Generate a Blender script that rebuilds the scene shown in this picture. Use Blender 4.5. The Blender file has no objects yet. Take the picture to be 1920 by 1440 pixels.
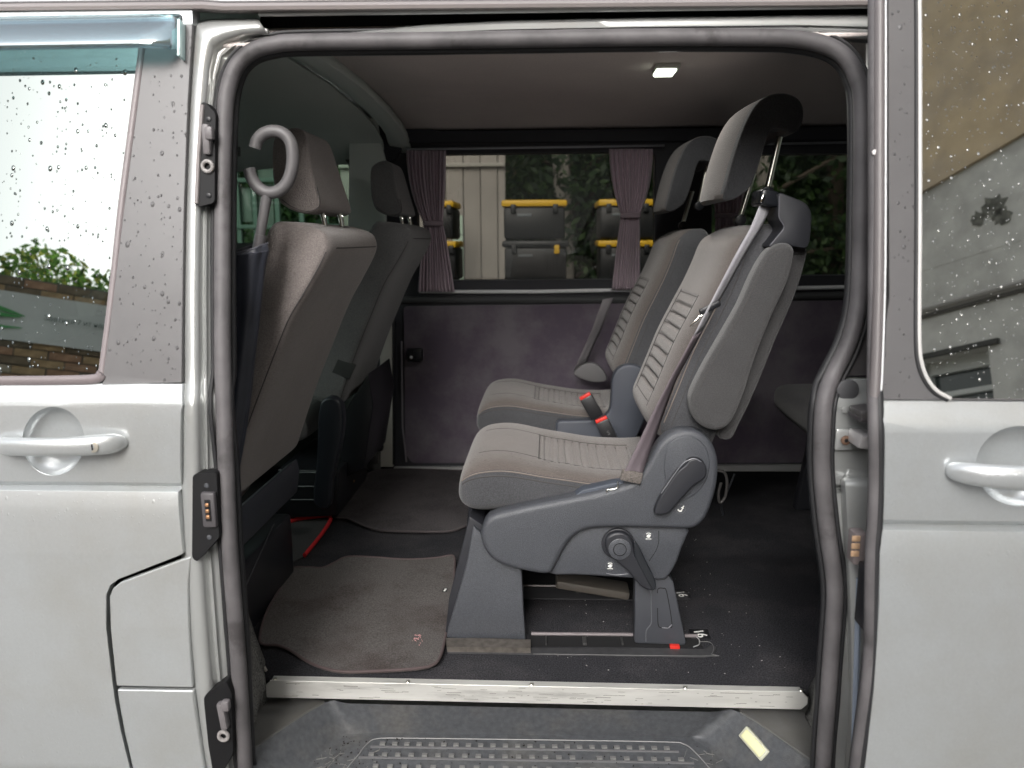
import bpy, bmesh, math, random
import numpy as np
from mathutils import Vector, Matrix, Euler, noise
random.seed(4)
S = bpy.context.scene
COL = S.collection
# ------------------------------------------------------------------ camera, sky, sun, exposure
F, W0, H0 = 1440.0, 1920, 1440
CAM = Vector((0, -1.25, 1.515))
R3 = (Matrix.Rotation(math.radians(2.7), 3, 'Z') @ Matrix.Rotation(math.radians(90 - 10.6), 3, 'X')
      @ Matrix.Rotation(math.radians(-0.3), 3, 'Z'))
cam = bpy.data.objects.new('camera', bpy.data.cameras.new('camera'))
COL.objects.link(cam)
cam.matrix_world = Matrix.Translation(CAM) @ R3.to_4x4()
cam.data.sensor_width = 36
cam.data.lens = 36 * F / W0
cam.data.clip_start = 0.05
cam.data.clip_end = 400
S.camera = cam
cam.data.dof.use_dof = True; cam.data.dof.focus_distance = 1.75; cam.data.dof.aperture_fstop = 3.8
SUN_EL, SUN_AZ = 32.0, 182.0
w = bpy.data.worlds.new('World'); S.world = w; w.use_nodes = True
wn, wl = w.node_tree.nodes, w.node_tree.links
sky = wn.new('ShaderNodeTexSky'); sky.sky_type = 'NISHITA'; sky.sun_disc = False
sky.sun_elevation = math.radians(SUN_EL); sky.sun_rotation = math.radians(SUN_AZ)
sky.dust_density = 5; sky.air_density = 1.0
hs = wn.new('ShaderNodeHueSaturation'); hs.inputs['Saturation'].default_value = 0.22
wl.new(sky.outputs[0], hs.inputs['Color'])
wl.new(hs.outputs[0], wn['Background'].inputs['Color'])
wn['Background'].inputs['Strength'].default_value = 0.15
sl = bpy.data.lights.new('sun', 'SUN'); sl.energy = 1.4; sl.angle = math.radians(40); sl.color = (1, .97, .93)
so = bpy.data.objects.new('sun', sl); COL.objects.link(so)
# light travels from behind the camera, a little from the left, into the open door
so.rotation_euler = Vector((math.sin(math.radians(SUN_AZ)) * -1, math.cos(math.radians(SUN_AZ)) * -1,
                            -math.tan(math.radians(SUN_EL)))).to_track_quat('-Z', 'Y').to_euler()
vs = S.view_settings
vs.view_transform = 'Standard'; vs.look = 'None'; vs.gamma = 1; vs.use_curve_mapping = False
vs.exposure = 1.18
S.render.engine = 'CYCLES'
S.cycles.max_bounces = 8; S.cycles.transparent_max_bounces = 16
S.cycles.use_denoising = True

# ------------------------------------------------------------------ photograph -> place
def ray(u, v):
    return R3 @ Vector(((u - 960) / F, (720 - v) / F, -1))
def P(u, v, Y):
    d = ray(u, v); return CAM + d * ((Y - CAM.y) / d.y)
def PZ(u, v, Z):
    d = ray(u, v); return CAM + d * ((Z - CAM.z) / d.z)
def PX(u, v, X):
    d = ray(u, v); return CAM + d * ((X - CAM.x) / d.x)
PROF = [(0.0, .06), (.40, .04), (.55, -.010), (.70, -.028), (.85, -.036), (.99, -.034), (1.060, -.027), (1.085, -.022), (1.0945, -.0195),
        (1.0985, -.0015), (1.110, -.0180), (1.14, -.0205), (1.20, -.022), (1.245, -.0215), (1.256, -.0185), (1.281, .0), (2.2, .1838)]
def prof(z):
    for (a, ya), (b, yb) in zip(PROF, PROF[1:]):
        if z <= b:
            return ya + (yb - ya) * (z - a) / (b - a)
    return PROF[-1][1]
PROFS = [p for p in PROF if not 1.0 < p[0] < 1.14]
def profs(z):
    for (a, ya), (b, yb) in zip(PROFS, PROFS[1:]):
        if z <= b:
            return ya + (yb - ya) * (z - a) / (b - a)
    return PROFS[-1][1]
def wall(z):            # far side inner wall
    return 1.76 - max(0, z - 1.30) * .16
def pts_on(u, v, pf, off=0.0):
    d = ray(u, v); y = .05
    for _ in range(14):
        p = CAM + d * ((y - CAM.y) / d.y)
        y = pf(p.z) + off
    return CAM + d * ((y - CAM.y) / d.y)
def B(u, v, off=0.0): return pts_on(u, v, prof, off)
def Bs(u, v, off=0.0): return pts_on(u, v, profs, off)
def Fw(u, v, off=0.0): return pts_on(u, v, wall, off)
def Fl(u, v, z=.60): return PZ(u, v, z)

# ------------------------------------------------------------------ materials
MATS = {}
def mat(name, col, rough=.5, metal=0., spec=.5, coat=0., noise_amt=0., noise_scale=50., bump=0., bump_scale=200.,
        drops=0., emit=None, col2=None, col2_scale=3., sheen=0., col2_t=(.45, .7), stretch=None, drop_scale=55.):
    if name in MATS: return MATS[name]
    m = bpy.data.materials.new(name); m.use_nodes = True
    n, l = m.node_tree.nodes, m.node_tree.links
    b = n['Principled BSDF']
    b.inputs['Roughness'].default_value = rough; b.inputs['Metallic'].default_value = metal
    b.inputs['Specular IOR Level'].default_value = spec; b.inputs['Coat Weight'].default_value = coat
    b.inputs['Coat Roughness'].default_value = .06
    if sheen: b.inputs['Sheen Weight'].default_value = sheen; b.inputs['Sheen Roughness'].default_value = .5
    c = (*col, 1)
    b.inputs['Base Color'].default_value = c
    tc = n.new('ShaderNodeTexCoord'); vec = tc.outputs['Object']
    if stretch:
        mp = n.new('ShaderNodeMapping'); mp.inputs['Scale'].default_value = stretch
        l.new(vec, mp.inputs[0]); vec = mp.outputs[0]
    cur = None
    if col2 is not None:
        t = n.new('ShaderNodeTexNoise'); t.inputs['Scale'].default_value = col2_scale; t.inputs['Detail'].default_value = 6
        t.inputs['Roughness'].default_value = .65
        l.new(vec, t.inputs['Vector'])
        r = n.new('ShaderNodeMapRange'); r.inputs['From Min'].default_value = col2_t[0]; r.inputs['From Max'].default_value = col2_t[1]
        l.new(t.outputs[0], r.inputs[0])
        x = n.new('ShaderNodeMix'); x.data_type = 'RGBA'
        x.inputs[6].default_value = c; x.inputs[7].default_value = (*col2, 1)
        l.new(r.outputs[0], x.inputs[0]); cur = x.outputs[2]
    if noise_amt:
        t = n.new('ShaderNodeTexNoise'); t.inputs['Scale'].default_value = noise_scale; t.inputs['Detail'].default_value = 4
        l.new(vec, t.inputs['Vector'])
        r = n.new('ShaderNodeMapRange'); r.inputs['From Min'].default_value = .25; r.inputs['From Max'].default_value = .75
        r.inputs['To Min'].default_value = 1 - noise_amt; r.inputs['To Max'].default_value = 1 + noise_amt
        l.new(t.outputs[0], r.inputs[0])
        x = n.new('ShaderNodeMix'); x.data_type = 'RGBA'; x.blend_type = 'MULTIPLY'; x.inputs[0].default_value = 1
        if cur: l.new(cur, x.inputs[6])
        else: x.inputs[6].default_value = c
        l.new(r.outputs[0], x.inputs[7]); cur = x.outputs[2]
    if cur: l.new(cur, b.inputs['Base Color'])
    h = None
    if bump:
        t = n.new('ShaderNodeTexNoise'); t.inputs['Scale'].default_value = bump_scale; t.inputs['Detail'].default_value = 3
        l.new(vec, t.inputs['Vector'])
        bp = n.new('ShaderNodeBump'); bp.inputs['Strength'].default_value = bump; bp.inputs['Distance'].default_value = .002
        l.new(t.outputs[0], bp.inputs['Height']); h = bp
        l.new(bp.outputs[0], b.inputs['Normal'])
    if drops:
        dh = drops_height(n, l, tc.outputs['Object'], drop_scale, .12)
        bp = n.new('ShaderNodeBump'); bp.inputs['Strength'].default_value = drops; bp.inputs['Distance'].default_value = .003
        l.new(dh, bp.inputs['Height'])
        if h: l.new(h.outputs[0], bp.inputs['Normal'])
        l.new(bp.outputs[0], b.inputs['Normal'])
        if coat: l.new(bp.outputs[0], b.inputs['Coat Normal'])
    if emit:
        b.inputs['Emission Color'].default_value = (*emit[0], 1); b.inputs['Emission Strength'].default_value = emit[1]
    MATS[name] = m
    return m
def drops_height(n, l, vec, scale=55., dth=0.):
    """sparse raised beads of rain water"""
    outs = []
    for sc, th, k in ((scale, .62, .20), (scale * 2.2, .60, .24)):
        mp = n.new('ShaderNodeMapping'); mp.inputs['Scale'].default_value = (1, 1, .72)
        l.new(vec, mp.inputs[0])
        v = n.new('ShaderNodeTexVoronoi'); v.inputs['Scale'].default_value = sc
        l.new(mp.outputs[0], v.inputs['Vector'])
        s = n.new('ShaderNodeSeparateColor'); l.new(v.outputs['Color'], s.inputs[0])
        big = n.new('ShaderNodeTexNoise'); big.inputs['Scale'].default_value = 3.0; l.new(vec, big.inputs['Vector'])
        ad = n.new('ShaderNodeMath'); ad.operation = 'ADD'; l.new(s.outputs[0], ad.inputs[0])
        ml = n.new('ShaderNodeMath'); ml.operation = 'MULTIPLY_ADD'; l.new(big.outputs[0], ml.inputs[0]); ml.inputs[1].default_value = .9; ml.inputs[2].default_value = -.45
        l.new(ml.outputs[0], ad.inputs[1])
        g = n.new('ShaderNodeMath'); g.operation = 'GREATER_THAN'; l.new(ad.outputs[0], g.inputs[0]); g.inputs[1].default_value = th - dth
        r = n.new('ShaderNodeMath'); r.operation = 'MULTIPLY'; l.new(s.outputs[1], r.inputs[0]); r.inputs[1].default_value = k
        r2 = n.new('ShaderNodeMath'); r2.operation = 'ADD'; l.new(r.outputs[0], r2.inputs[0]); r2.inputs[1].default_value = .05
        q = n.new('ShaderNodeMath'); q.operation = 'DIVIDE'; l.new(v.outputs['Distance'], q.inputs[0]); l.new(r2.outputs[0], q.inputs[1])
        o = n.new('ShaderNodeMath'); o.operation = 'SUBTRACT'; o.use_clamp = True; o.inputs[0].default_value = 1; l.new(q.outputs[0], o.inputs[1])
        sq = n.new('ShaderNodeMath'); sq.operation = 'POWER'; l.new(o.outputs[0], sq.inputs[0]); sq.inputs[1].default_value = .5
        x = n.new('ShaderNodeMath'); x.operation = 'MULTIPLY'; l.new(sq.outputs[0], x.inputs[0]); l.new(g.outputs[0], x.inputs[1])
        outs.append(x.outputs[0])
    a = n.new('ShaderNodeMath'); a.operation = 'MAXIMUM'; l.new(outs[0], a.inputs[0]); l.new(outs[1], a.inputs[1])
    return a.outputs[0]
def glass(name, tint, fac, refl=(.95, .97, .95), rough=.0, drops=0., drop_scale=55., th=0.):
    m = bpy.data.materials.new(name); m.use_nodes = True
    n, l = m.node_tree.nodes, m.node_tree.links
    n.remove(n['Principled BSDF'])
    t = n.new('ShaderNodeBsdfTransparent'); t.inputs[0].default_value = (*tint, 1)
    g = n.new('ShaderNodeBsdfGlossy'); g.inputs['Color'].default_value = (*refl, 1); g.inputs['Roughness'].default_value = rough
    mx = n.new('ShaderNodeMixShader')
    fr = n.new('ShaderNodeLayerWeight'); fr.inputs['Blend'].default_value = .25
    mr = n.new('ShaderNodeMapRange'); mr.inputs['To Min'].default_value = fac; mr.inputs['To Max'].default_value = .95
    l.new(fr.outputs['Fresnel'], mr.inputs[0]); mr.inputs['From Min'].default_value = .04
    l.new(mr.outputs[0], mx.inputs[0]); l.new(t.outputs[0], mx.inputs[1]); l.new(g.outputs[0], mx.inputs[2])
    l.new(mx.outputs[0], n['Material Output'].inputs[0])
    if drops:
        tc = n.new('ShaderNodeTexCoord')
        dh = drops_height(n, l, tc.outputs['Object'], drop_scale, th)
        bp = n.new('ShaderNodeBump'); bp.inputs['Strength'].default_value = drops; bp.inputs['Distance'].default_value = .003
        l.new(dh, bp.inputs['Height']); l.new(bp.outputs[0], g.inputs['Normal'])
    return m
SILVER = mat('silver_paint', (.555, .578, .590), .30, .60, coat=.5, col2=(.50, .505, .49), col2_scale=2.6, noise_amt=.03, noise_scale=220, bump=.03, bump_scale=900, drops=.16, drop_scale=85)
SILVERJ = mat('silver_jamb', (.44, .45, .445), .32, .5, coat=.4, col2=(.37, .36, .335), col2_scale=5, col2_t=(.55, .8))
SILVERD = mat('silver_shadow_gap', (.30, .30, .30), .5, .3)
FILM = mat('grey_film', (.108, .105, .108), .36, 0, .55, coat=.08, col2=(.092, .089, .092), col2_scale=6, drops=.9, drop_scale=66)
RUBBER = mat('rubber', (.100, .094, .098), .58, 0, .45, noise_amt=.35, noise_scale=14, bump=.5, bump_scale=45, col2=(.055, .050, .052), col2_scale=9, col2_t=(.56, .66))
RUBBERD = mat('rubber_dark', (.016, .016, .018), .6)
BLACK = mat('black_plastic', (.012, .013, .016), .38, bump=.1, bump_scale=400)
BLACKG = mat('black_gap', (.006, .006, .007), .9)
SEATPL = mat('seat_plastic', (.062, .066, .076), .40, 0, .55, bump=.6, bump_scale=500, noise_amt=.30, noise_scale=420)
SEATPLD = mat('seat_plastic_dark', (.022, .023, .028), .42, 0, .5, bump=.2, bump_scale=700)
def fabric(name, col, sc=420, amt=.34, bump=.8, dirt=None):
    return mat(name, col, .92, 0, .2, noise_amt=amt, noise_scale=sc, bump=bump, bump_scale=sc * 1.1, sheen=.25,
               col2=dirt or tuple(c * .86 for c in col), col2_scale=7)
FAB = fabric('brown_fabric', (.112, .095, .087))
FABD = fabric('brown_fabric_brightened', (.200, .176, .168))  # same brown cloth, colour brightened to make up for weak light on the front seats
FABP = fabric('brown_fabric_panel', (.172, .150, .138))
FABG = fabric('grey_fabric', (.062, .063, .068))
FABGL = fabric('grey_fabric_light', (.060, .059, .060))
FABC = fabric('charcoal_fabric', (.15, .147, .15))
FABH = fabric('head_fabric', (.150, .132, .122))
HEADL = mat('headliner', (.74, .67, .64), .95, 0, .1, noise_amt=.10, noise_scale=350, bump=.3, bump_scale=400, col2=(.66, .59, .57), col2_scale=1.5)
HEADC = mat('cab_headliner', (.62, .68, .64), .95, 0, .1, bump=.2, bump_scale=500)
CABTRIM = mat('cab_trim', (.78, .82, .78), .6, bump=.1, bump_scale=300)
CARPET = mat('carpet', (.024, .024, .027), 1, 0, .1, noise_amt=.75, noise_scale=300, bump=1, bump_scale=350,
             col2=(.044, .042, .045), col2_scale=4)
CARPETW = mat('carpet_wall', (.16, .158, .15), 1, 0, .1, noise_amt=.9, noise_scale=260, bump=1, bump_scale=300)
MATF = mat('mat_fabric', (.112, .104, .100), 1, 0, .1, noise_amt=.45, noise_scale=300, bump=.9, bump_scale=420,
           col2=(.078, .066, .063), col2_scale=6, col2_t=(.46, .66))
MATF2 = mat('mat_fabric_dark', (.072, .066, .068), 1, 0, .1, noise_amt=.45, noise_scale=300, bump=.9, bump_scale=420,
            col2=(.048, .044, .046), col2_scale=7)
PIPE = mat('mat_piping', (.085, .062, .062), .9, bump=.5, bump_scale=900)
VELOUR = mat('velour', (.105, .086, .112), 1, 0, .1, sheen=.2, col2=(.160, .144, .162), col2_scale=5.5, col2_t=(.42, .66), bump=.2, bump_scale=500)
ALU = mat('aluminium', (.62, .615, .585), .36, .35, noise_amt=.12, noise_scale=40, bump=.15, bump_scale=60, stretch=(.12, 1, 1),
          col2=(.36, .355, .34), col2_scale=30, col2_t=(.54, .70))
STEP = mat('step_plastic', (.072, .076, .083), .42, 0, .5, bump=.4, bump_scale=500, col2=(.12, .115, .108), col2_scale=7, col2_t=(.50, .80), noise_amt=.25, noise_scale=90)
STEPL = mat('step_ledge', (.11, .108, .10), .5, 0, .5, col2=(.13, .13, .13), col2_scale=14)
DIRT = mat('dirt_specks', (.02, .018, .015), .9)
CHROME = mat('chrome', (.82, .81, .76), .12, 1)
STEEL = mat('brushed_post', (.70, .69, .62), .28, 1)
BELT = mat('belt_webbing', (.34, .335, .36), .7, bump=.5, bump_scale=900, noise_amt=.15, noise_scale=500)
BELTD = mat('belt_dark', (.15, .125, .14), .65, bump=.4, bump_scale=900)
KNIT = mat('knit', (.13, .115, .105), .9, bump=1, bump_scale=350, noise_amt=.5, noise_scale=300)
RED = mat('red_plastic', (.62, .03, .02), .4)
REDF = mat('red_trim', (.55, .015, .02), .8, bump=.3, bump_scale=500)
WHITE = mat('white_print', (.75, .75, .72), .6)
STITCH = mat('stitching', (.21, .175, .15), .8)
STITCHG = mat('seam', (.058, .054, .053), .9)
CURT = mat('curtain', (.54, .43, .50), .9, sheen=.3, bump=.3, bump_scale=500, noise_amt=.1, noise_scale=200)
NAVY = mat('umbrella_cloth', (.034, .037, .050), .42, 0, .5, bump=.3, bump_scale=40, noise_amt=.3, noise_scale=12)
UGREY = mat('umbrella_handle', (.100, .096, .099), .5)
LAMP = mat('lamp_lens', (.60, .60, .36), .3, emit=((1, .95, .50), .09))
LAMP2 = mat('lamp_lens_dome', (.9, .95, .85), .3, emit=((.92, 1, .84), 1.5))
TAN = mat('wooden_beads', (.42, .27, .14), .6)
CREAM = mat('paper', (.6, .56, .5), .8)
COPPER = mat('copper_contact', (.55, .30, .16), .35, .7)
RUST = mat('rusty_bolt', (.20, .12, .08), .6, .3)
GREYTRIM = mat('grey_strip', (.74, .75, .77), .5)
MIRROR = glass('side_glass', (.16, .20, .18), .38, refl=(.88, .95, .91), drops=1.0, drop_scale=62, th=.12)
MIRROR2 = glass('sliding_glass', (.06, .07, .06), .66, refl=(.95, .94, .88), drops=.7, drop_scale=125, th=-.03)
TINT = glass('tinted_glass', (.225, .22, .205), .06)
GREENT = glass('cab_glass', (.20, .27, .23), .03)
VISOR = glass('visor_tint', (.66, .85, .87), .42, refl=(.93, .97, 1), rough=.12)

# ------------------------------------------------------------------ mesh helpers
def link(o, parent=None):
    COL.objects.link(o)
    if parent is not None:
        o.parent = parent
        o.matrix_parent_inverse = parent.matrix_world.inverted() if parent.matrix_world else Matrix()
    return o
def empty(name, loc=(0, 0, 0)):
    o = bpy.data.objects.new(name, None); COL.objects.link(o); o.location = loc
    o.matrix_world = Matrix.Translation(loc); o.empty_display_size = .05
    return o
def thing(name, label, cat, loc=(0, 0, 0), group=None):
    o = empty(name, loc); o['label'] = label; o['category'] = cat
    if group: o['group'] = group
    return o
def tag(o, label, cat, group=None):
    o['label'] = label; o['category'] = cat
    if group: o['group'] = group
    return o
def build(name, verts, faces, mats, parent=None, smooth=True, sharp=42, idx=None, mods=()):
    me = bpy.data.meshes.new(name)
    base = Vector((0, 0, 0))
    me.from_pydata([tuple(v) for v in verts], [], [tuple(f) for f in faces])
    me.update()
    return finish(name, me, mats, parent, smooth, sharp, idx)
def finish(name, me, mats, parent=None, smooth=True, sharp=42, idx=None):
    if not isinstance(mats, (list, tuple)): mats = [mats]
    for m in mats: me.materials.append(m)
    bm = bmesh.new(); bm.from_mesh(me)
    if idx is not None:
        bm.faces.ensure_lookup_table()
        for f, i in zip(bm.faces, idx): f.material_index = i
    bmesh.ops.recalc_face_normals(bm, faces=bm.faces)
    bm.to_mesh(me); bm.free()
    for p in me.polygons: p.use_smooth = smooth
    if smooth: me.set_sharp_from_angle(angle=math.radians(sharp))
    o = bpy.data.objects.new(name, me)
    link(o, parent)
    return o
def from_bm(name, bm, mats, parent=None, smooth=True, sharp=42):
    me = bpy.data.meshes.new(name); bm.to_mesh(me); bm.free()
    return finish(name, me, mats, parent, smooth, sharp)
def bevel_mod(o, wd=.002, seg=2, ang=40):
    m = o.modifiers.new('bevel', 'BEVEL'); m.width = wd; m.segments = seg; m.limit_method = 'ANGLE'; m.angle_limit = math.radians(ang)
    return o
def catmull(pts, n=8, closed=False):
    pts = [Vector(p) for p in pts]; out = []; N = len(pts)
    rng = range(N if closed else N - 1)
    for i in rng:
        p0 = pts[(i - 1) % N] if closed or i > 0 else pts[0] * 2 - pts[1]
        p1 = pts[i]; p2 = pts[(i + 1) % N]
        p3 = pts[(i + 2) % N] if closed or i + 2 < N else pts[-1] * 2 - pts[-2]
        for k in range(n):
            t = k / n
            out.append(.5 * ((2 * p1) + (p2 - p0) * t + (2 * p0 - 5 * p1 + 4 * p2 - p3) * t * t + (3 * p1 - p0 - 3 * p2 + p3) * t ** 3))
    if not closed: out.append(pts[-1])
    return out
def fillet(pts, r, n=5):
    """round the corners of a closed 2-D/3-D polygon"""
    pts = [Vector(p) for p in pts]; N = len(pts); out = []
    for i in range(N):
        a, b, c = pts[i - 1], pts[i], pts[(i + 1) % N]
        rr = r[i] if isinstance(r, (list, tuple)) else r
        d1 = a - b; d2 = c - b
        k = min(rr, d1.length * .48, d2.length * .48)
        if k < 1e-5: out.append(b); continue
        p = b + d1.normalized() * k; q = b + d2.normalized() * k
        for j in range(n + 1):
            t = j / n
            out.append(p * (1 - t) ** 2 + b * 2 * t * (1 - t) + q * t * t)
    return out
def tube(name, pts, r, m, parent=None, closed=False, nseg=12, flat=1.0, up=None, caps=True, rs=None):
    pts = [Vector(p) for p in pts]; N = len(pts); V = []; Fc = []
    tans = []
    for i in range(N):
        a = pts[i - 1] if (i > 0 or closed) else pts[i]; b = pts[(i + 1) % N] if (i < N - 1 or closed) else pts[i]
        tans.append((b - a).normalized())
    nrm = (up or Vector((0, -1, 0)))
    for i in range(N):
        t = tans[i]
        if up is None or i > 0: nrm = nrm - t * nrm.dot(t)
        if nrm.length < 1e-4: nrm = t.orthogonal()
        nrm = nrm.normalized()
        if up is not None: nrm = (up - t * up.dot(t)).normalized()
        bn = t.cross(nrm)
        rr = rs[i] if rs else r
        for k in range(nseg):
            a = 2 * math.pi * k / nseg
            V.append(pts[i] + nrm * math.cos(a) * rr * flat + bn * math.sin(a) * rr)
    rg = range(N if closed else N - 1)
    for i in rg:
        j = (i + 1) % N
        for k in range(nseg):
            k2 = (k + 1) % nseg
            Fc.append((i * nseg + k, i * nseg + k2, j * nseg + k2, j * nseg + k))
    if caps and not closed:
        Fc.append(tuple(range(nseg))); Fc.append(tuple((N - 1) * nseg + k for k in range(nseg)))
    return build(name, V, Fc, m, parent)
def grid(name, rows, m, parent=None, thick=0., closed_u=False, sharp=50, smooth=True, subs=0):
    nu = len(rows[0]); V = [p for r in rows for p in r]; Fc = []
    for i in range(len(rows) - 1):
        for j in range(nu if closed_u else nu - 1):
            k = (j + 1) % nu
            Fc.append((i * nu + j, i * nu + k, (i + 1) * nu + k, (i + 1) * nu + j))
    o = build(name, V, Fc, m, parent, smooth=smooth, sharp=sharp)
    if thick:
        s = o.modifiers.new('solid', 'SOLIDIFY'); s.thickness = abs(thick); s.offset = 0 if thick > 0 else -1
    return o
def extr(name, outline, y0, y1, m, parent=None, bev=.004, seg=3, sharp=40, prof_fn=None):
    """closed outline of (x, z) pushed from y0 to y1, edges rounded"""
    bm = bmesh.new()
    vs_ = [bm.verts.new((p[0], y0, p[1])) for p in outline]
    f = bm.faces.new(vs_)
    r = bmesh.ops.extrude_face_region(bm, geom=[f])
    nv = [v for v in r['geom'] if isinstance(v, bmesh.types.BMVert)]
    for v in nv: v.co.y = y1
    bmesh.ops.recalc_face_normals(bm, faces=bm.faces)
    if bev:
        es = [e for e in bm.edges if len(e.link_faces) == 2 and e.calc_face_angle(0) > math.radians(40)]
        bmesh.ops.bevel(bm, geom=es, offset=bev, segments=seg, profile=.5, affect='EDGES', clamp_overlap=True)
    return from_bm(name, bm, m, parent, sharp=sharp)
def box(name, c, s, m, parent=None, bev=.003, rot=None):
    bm = bmesh.new(); bmesh.ops.create_cube(bm, size=1)
    for v in bm.verts: v.co = Vector((v.co.x * s[0], v.co.y * s[1], v.co.z * s[2]))
    if bev: bmesh.ops.bevel(bm, geom=bm.edges[:], offset=min(bev, min(s) * .45), segments=2, profile=.5, affect='EDGES', clamp_overlap=True)
    M = Matrix.Translation(c)
    if rot is not None: M = M @ Euler(rot).to_matrix().to_4x4()
    bm.transform(M)
    return from_bm(name, bm, m, parent)
def xz(pts, Y=None, fn=None, off=0.):
    """pixel outline -> (x, z) outline on the plane y=Y or on surface fn"""
    out = []
    for p in pts:
        q = P(p[0], p[1], Y) if Y is not None else fn(p[0], p[1], off)
        out.append(Vector((q.x, q.z)))
    return out
def skin(name, outer, holes, pf, off, thick, m, parent=None, dz=.03, bev=.0015, zs=()):
    """sheet following a side profile, with holes; outer/holes are (x, z) lists"""
    bm = bmesh.new(); edges = []
    for loop in [outer] + list(holes):
        vv = [bm.verts.new((p[0], 0, p[1])) for p in loop]
        edges += [bm.edges.new((vv[i], vv[(i + 1) % len(vv)])) for i in range(len(vv))]
    bmesh.ops.triangle_fill(bm, use_beauty=True, edges=edges)
    zmin = min(p[1] for p in outer); zmax = max(p[1] for p in outer)
    if dz:
        cuts = sorted(set([z for z, _ in PROF if zmin < z < zmax] + [zmin + dz * k for k in range(1, int((zmax - zmin) / dz) + 1)])) if pf in (prof, profs) else \
               [z for z in (1.30,) if zmin < z < zmax]
        for z in cuts:
            bmesh.ops.bisect_plane(bm, geom=bm.verts[:] + bm.edges[:] + bm.faces[:], plane_co=(0, 0, z), plane_no=(0, 0, 1), dist=1e-5)
    bmesh.ops.remove_doubles(bm, verts=bm.verts, dist=1e-6)
    for v in bm.verts: v.co.y = pf(v.co.z) + off
    if thick:
        r = bmesh.ops.extrude_face_region(bm, geom=bm.faces[:])
        for v in r['geom']:
            if isinstance(v, bmesh.types.BMVert): v.co.y += thick
    o = from_bm(name, bm, m, parent, sharp=50)
    if bev and thick:
        bevel_mod(o, bev, 2, 60)
        wm = o.modifiers.new('wn', 'WEIGHTED_NORMAL'); wm.keep_sharp = True
    return o
def circ(c, rx, ry=None, n=32, a0=0., a1=2 * math.pi):
    ry = ry or rx
    full = abs(a1 - a0 - 2 * math.pi) < 1e-6
    k = n if full else n + 1
    return [(c[0] + rx * math.cos(a0 + (a1 - a0) * i / n), c[1] + ry * math.sin(a0 + (a1 - a0) * i / n)) for i in range(k)]
def disc(name, c, r, depth, m, parent=None, axis='Y', bev=.001, n=28):
    """short round plug, axis along y, its front face at c.y - depth"""
    o = extr(name, [(c[0] + r * math.cos(2 * math.pi * i / n), c[2] + r * math.sin(2 * math.pi * i / n)) for i in range(n)],
             c[1] - depth, c[1], m, parent, bev=bev, seg=2)
    return o
def sgp(x, p): return math.copysign(abs(x) ** p, x)
def val(f, s): return f(s) if callable(f) else f
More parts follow.
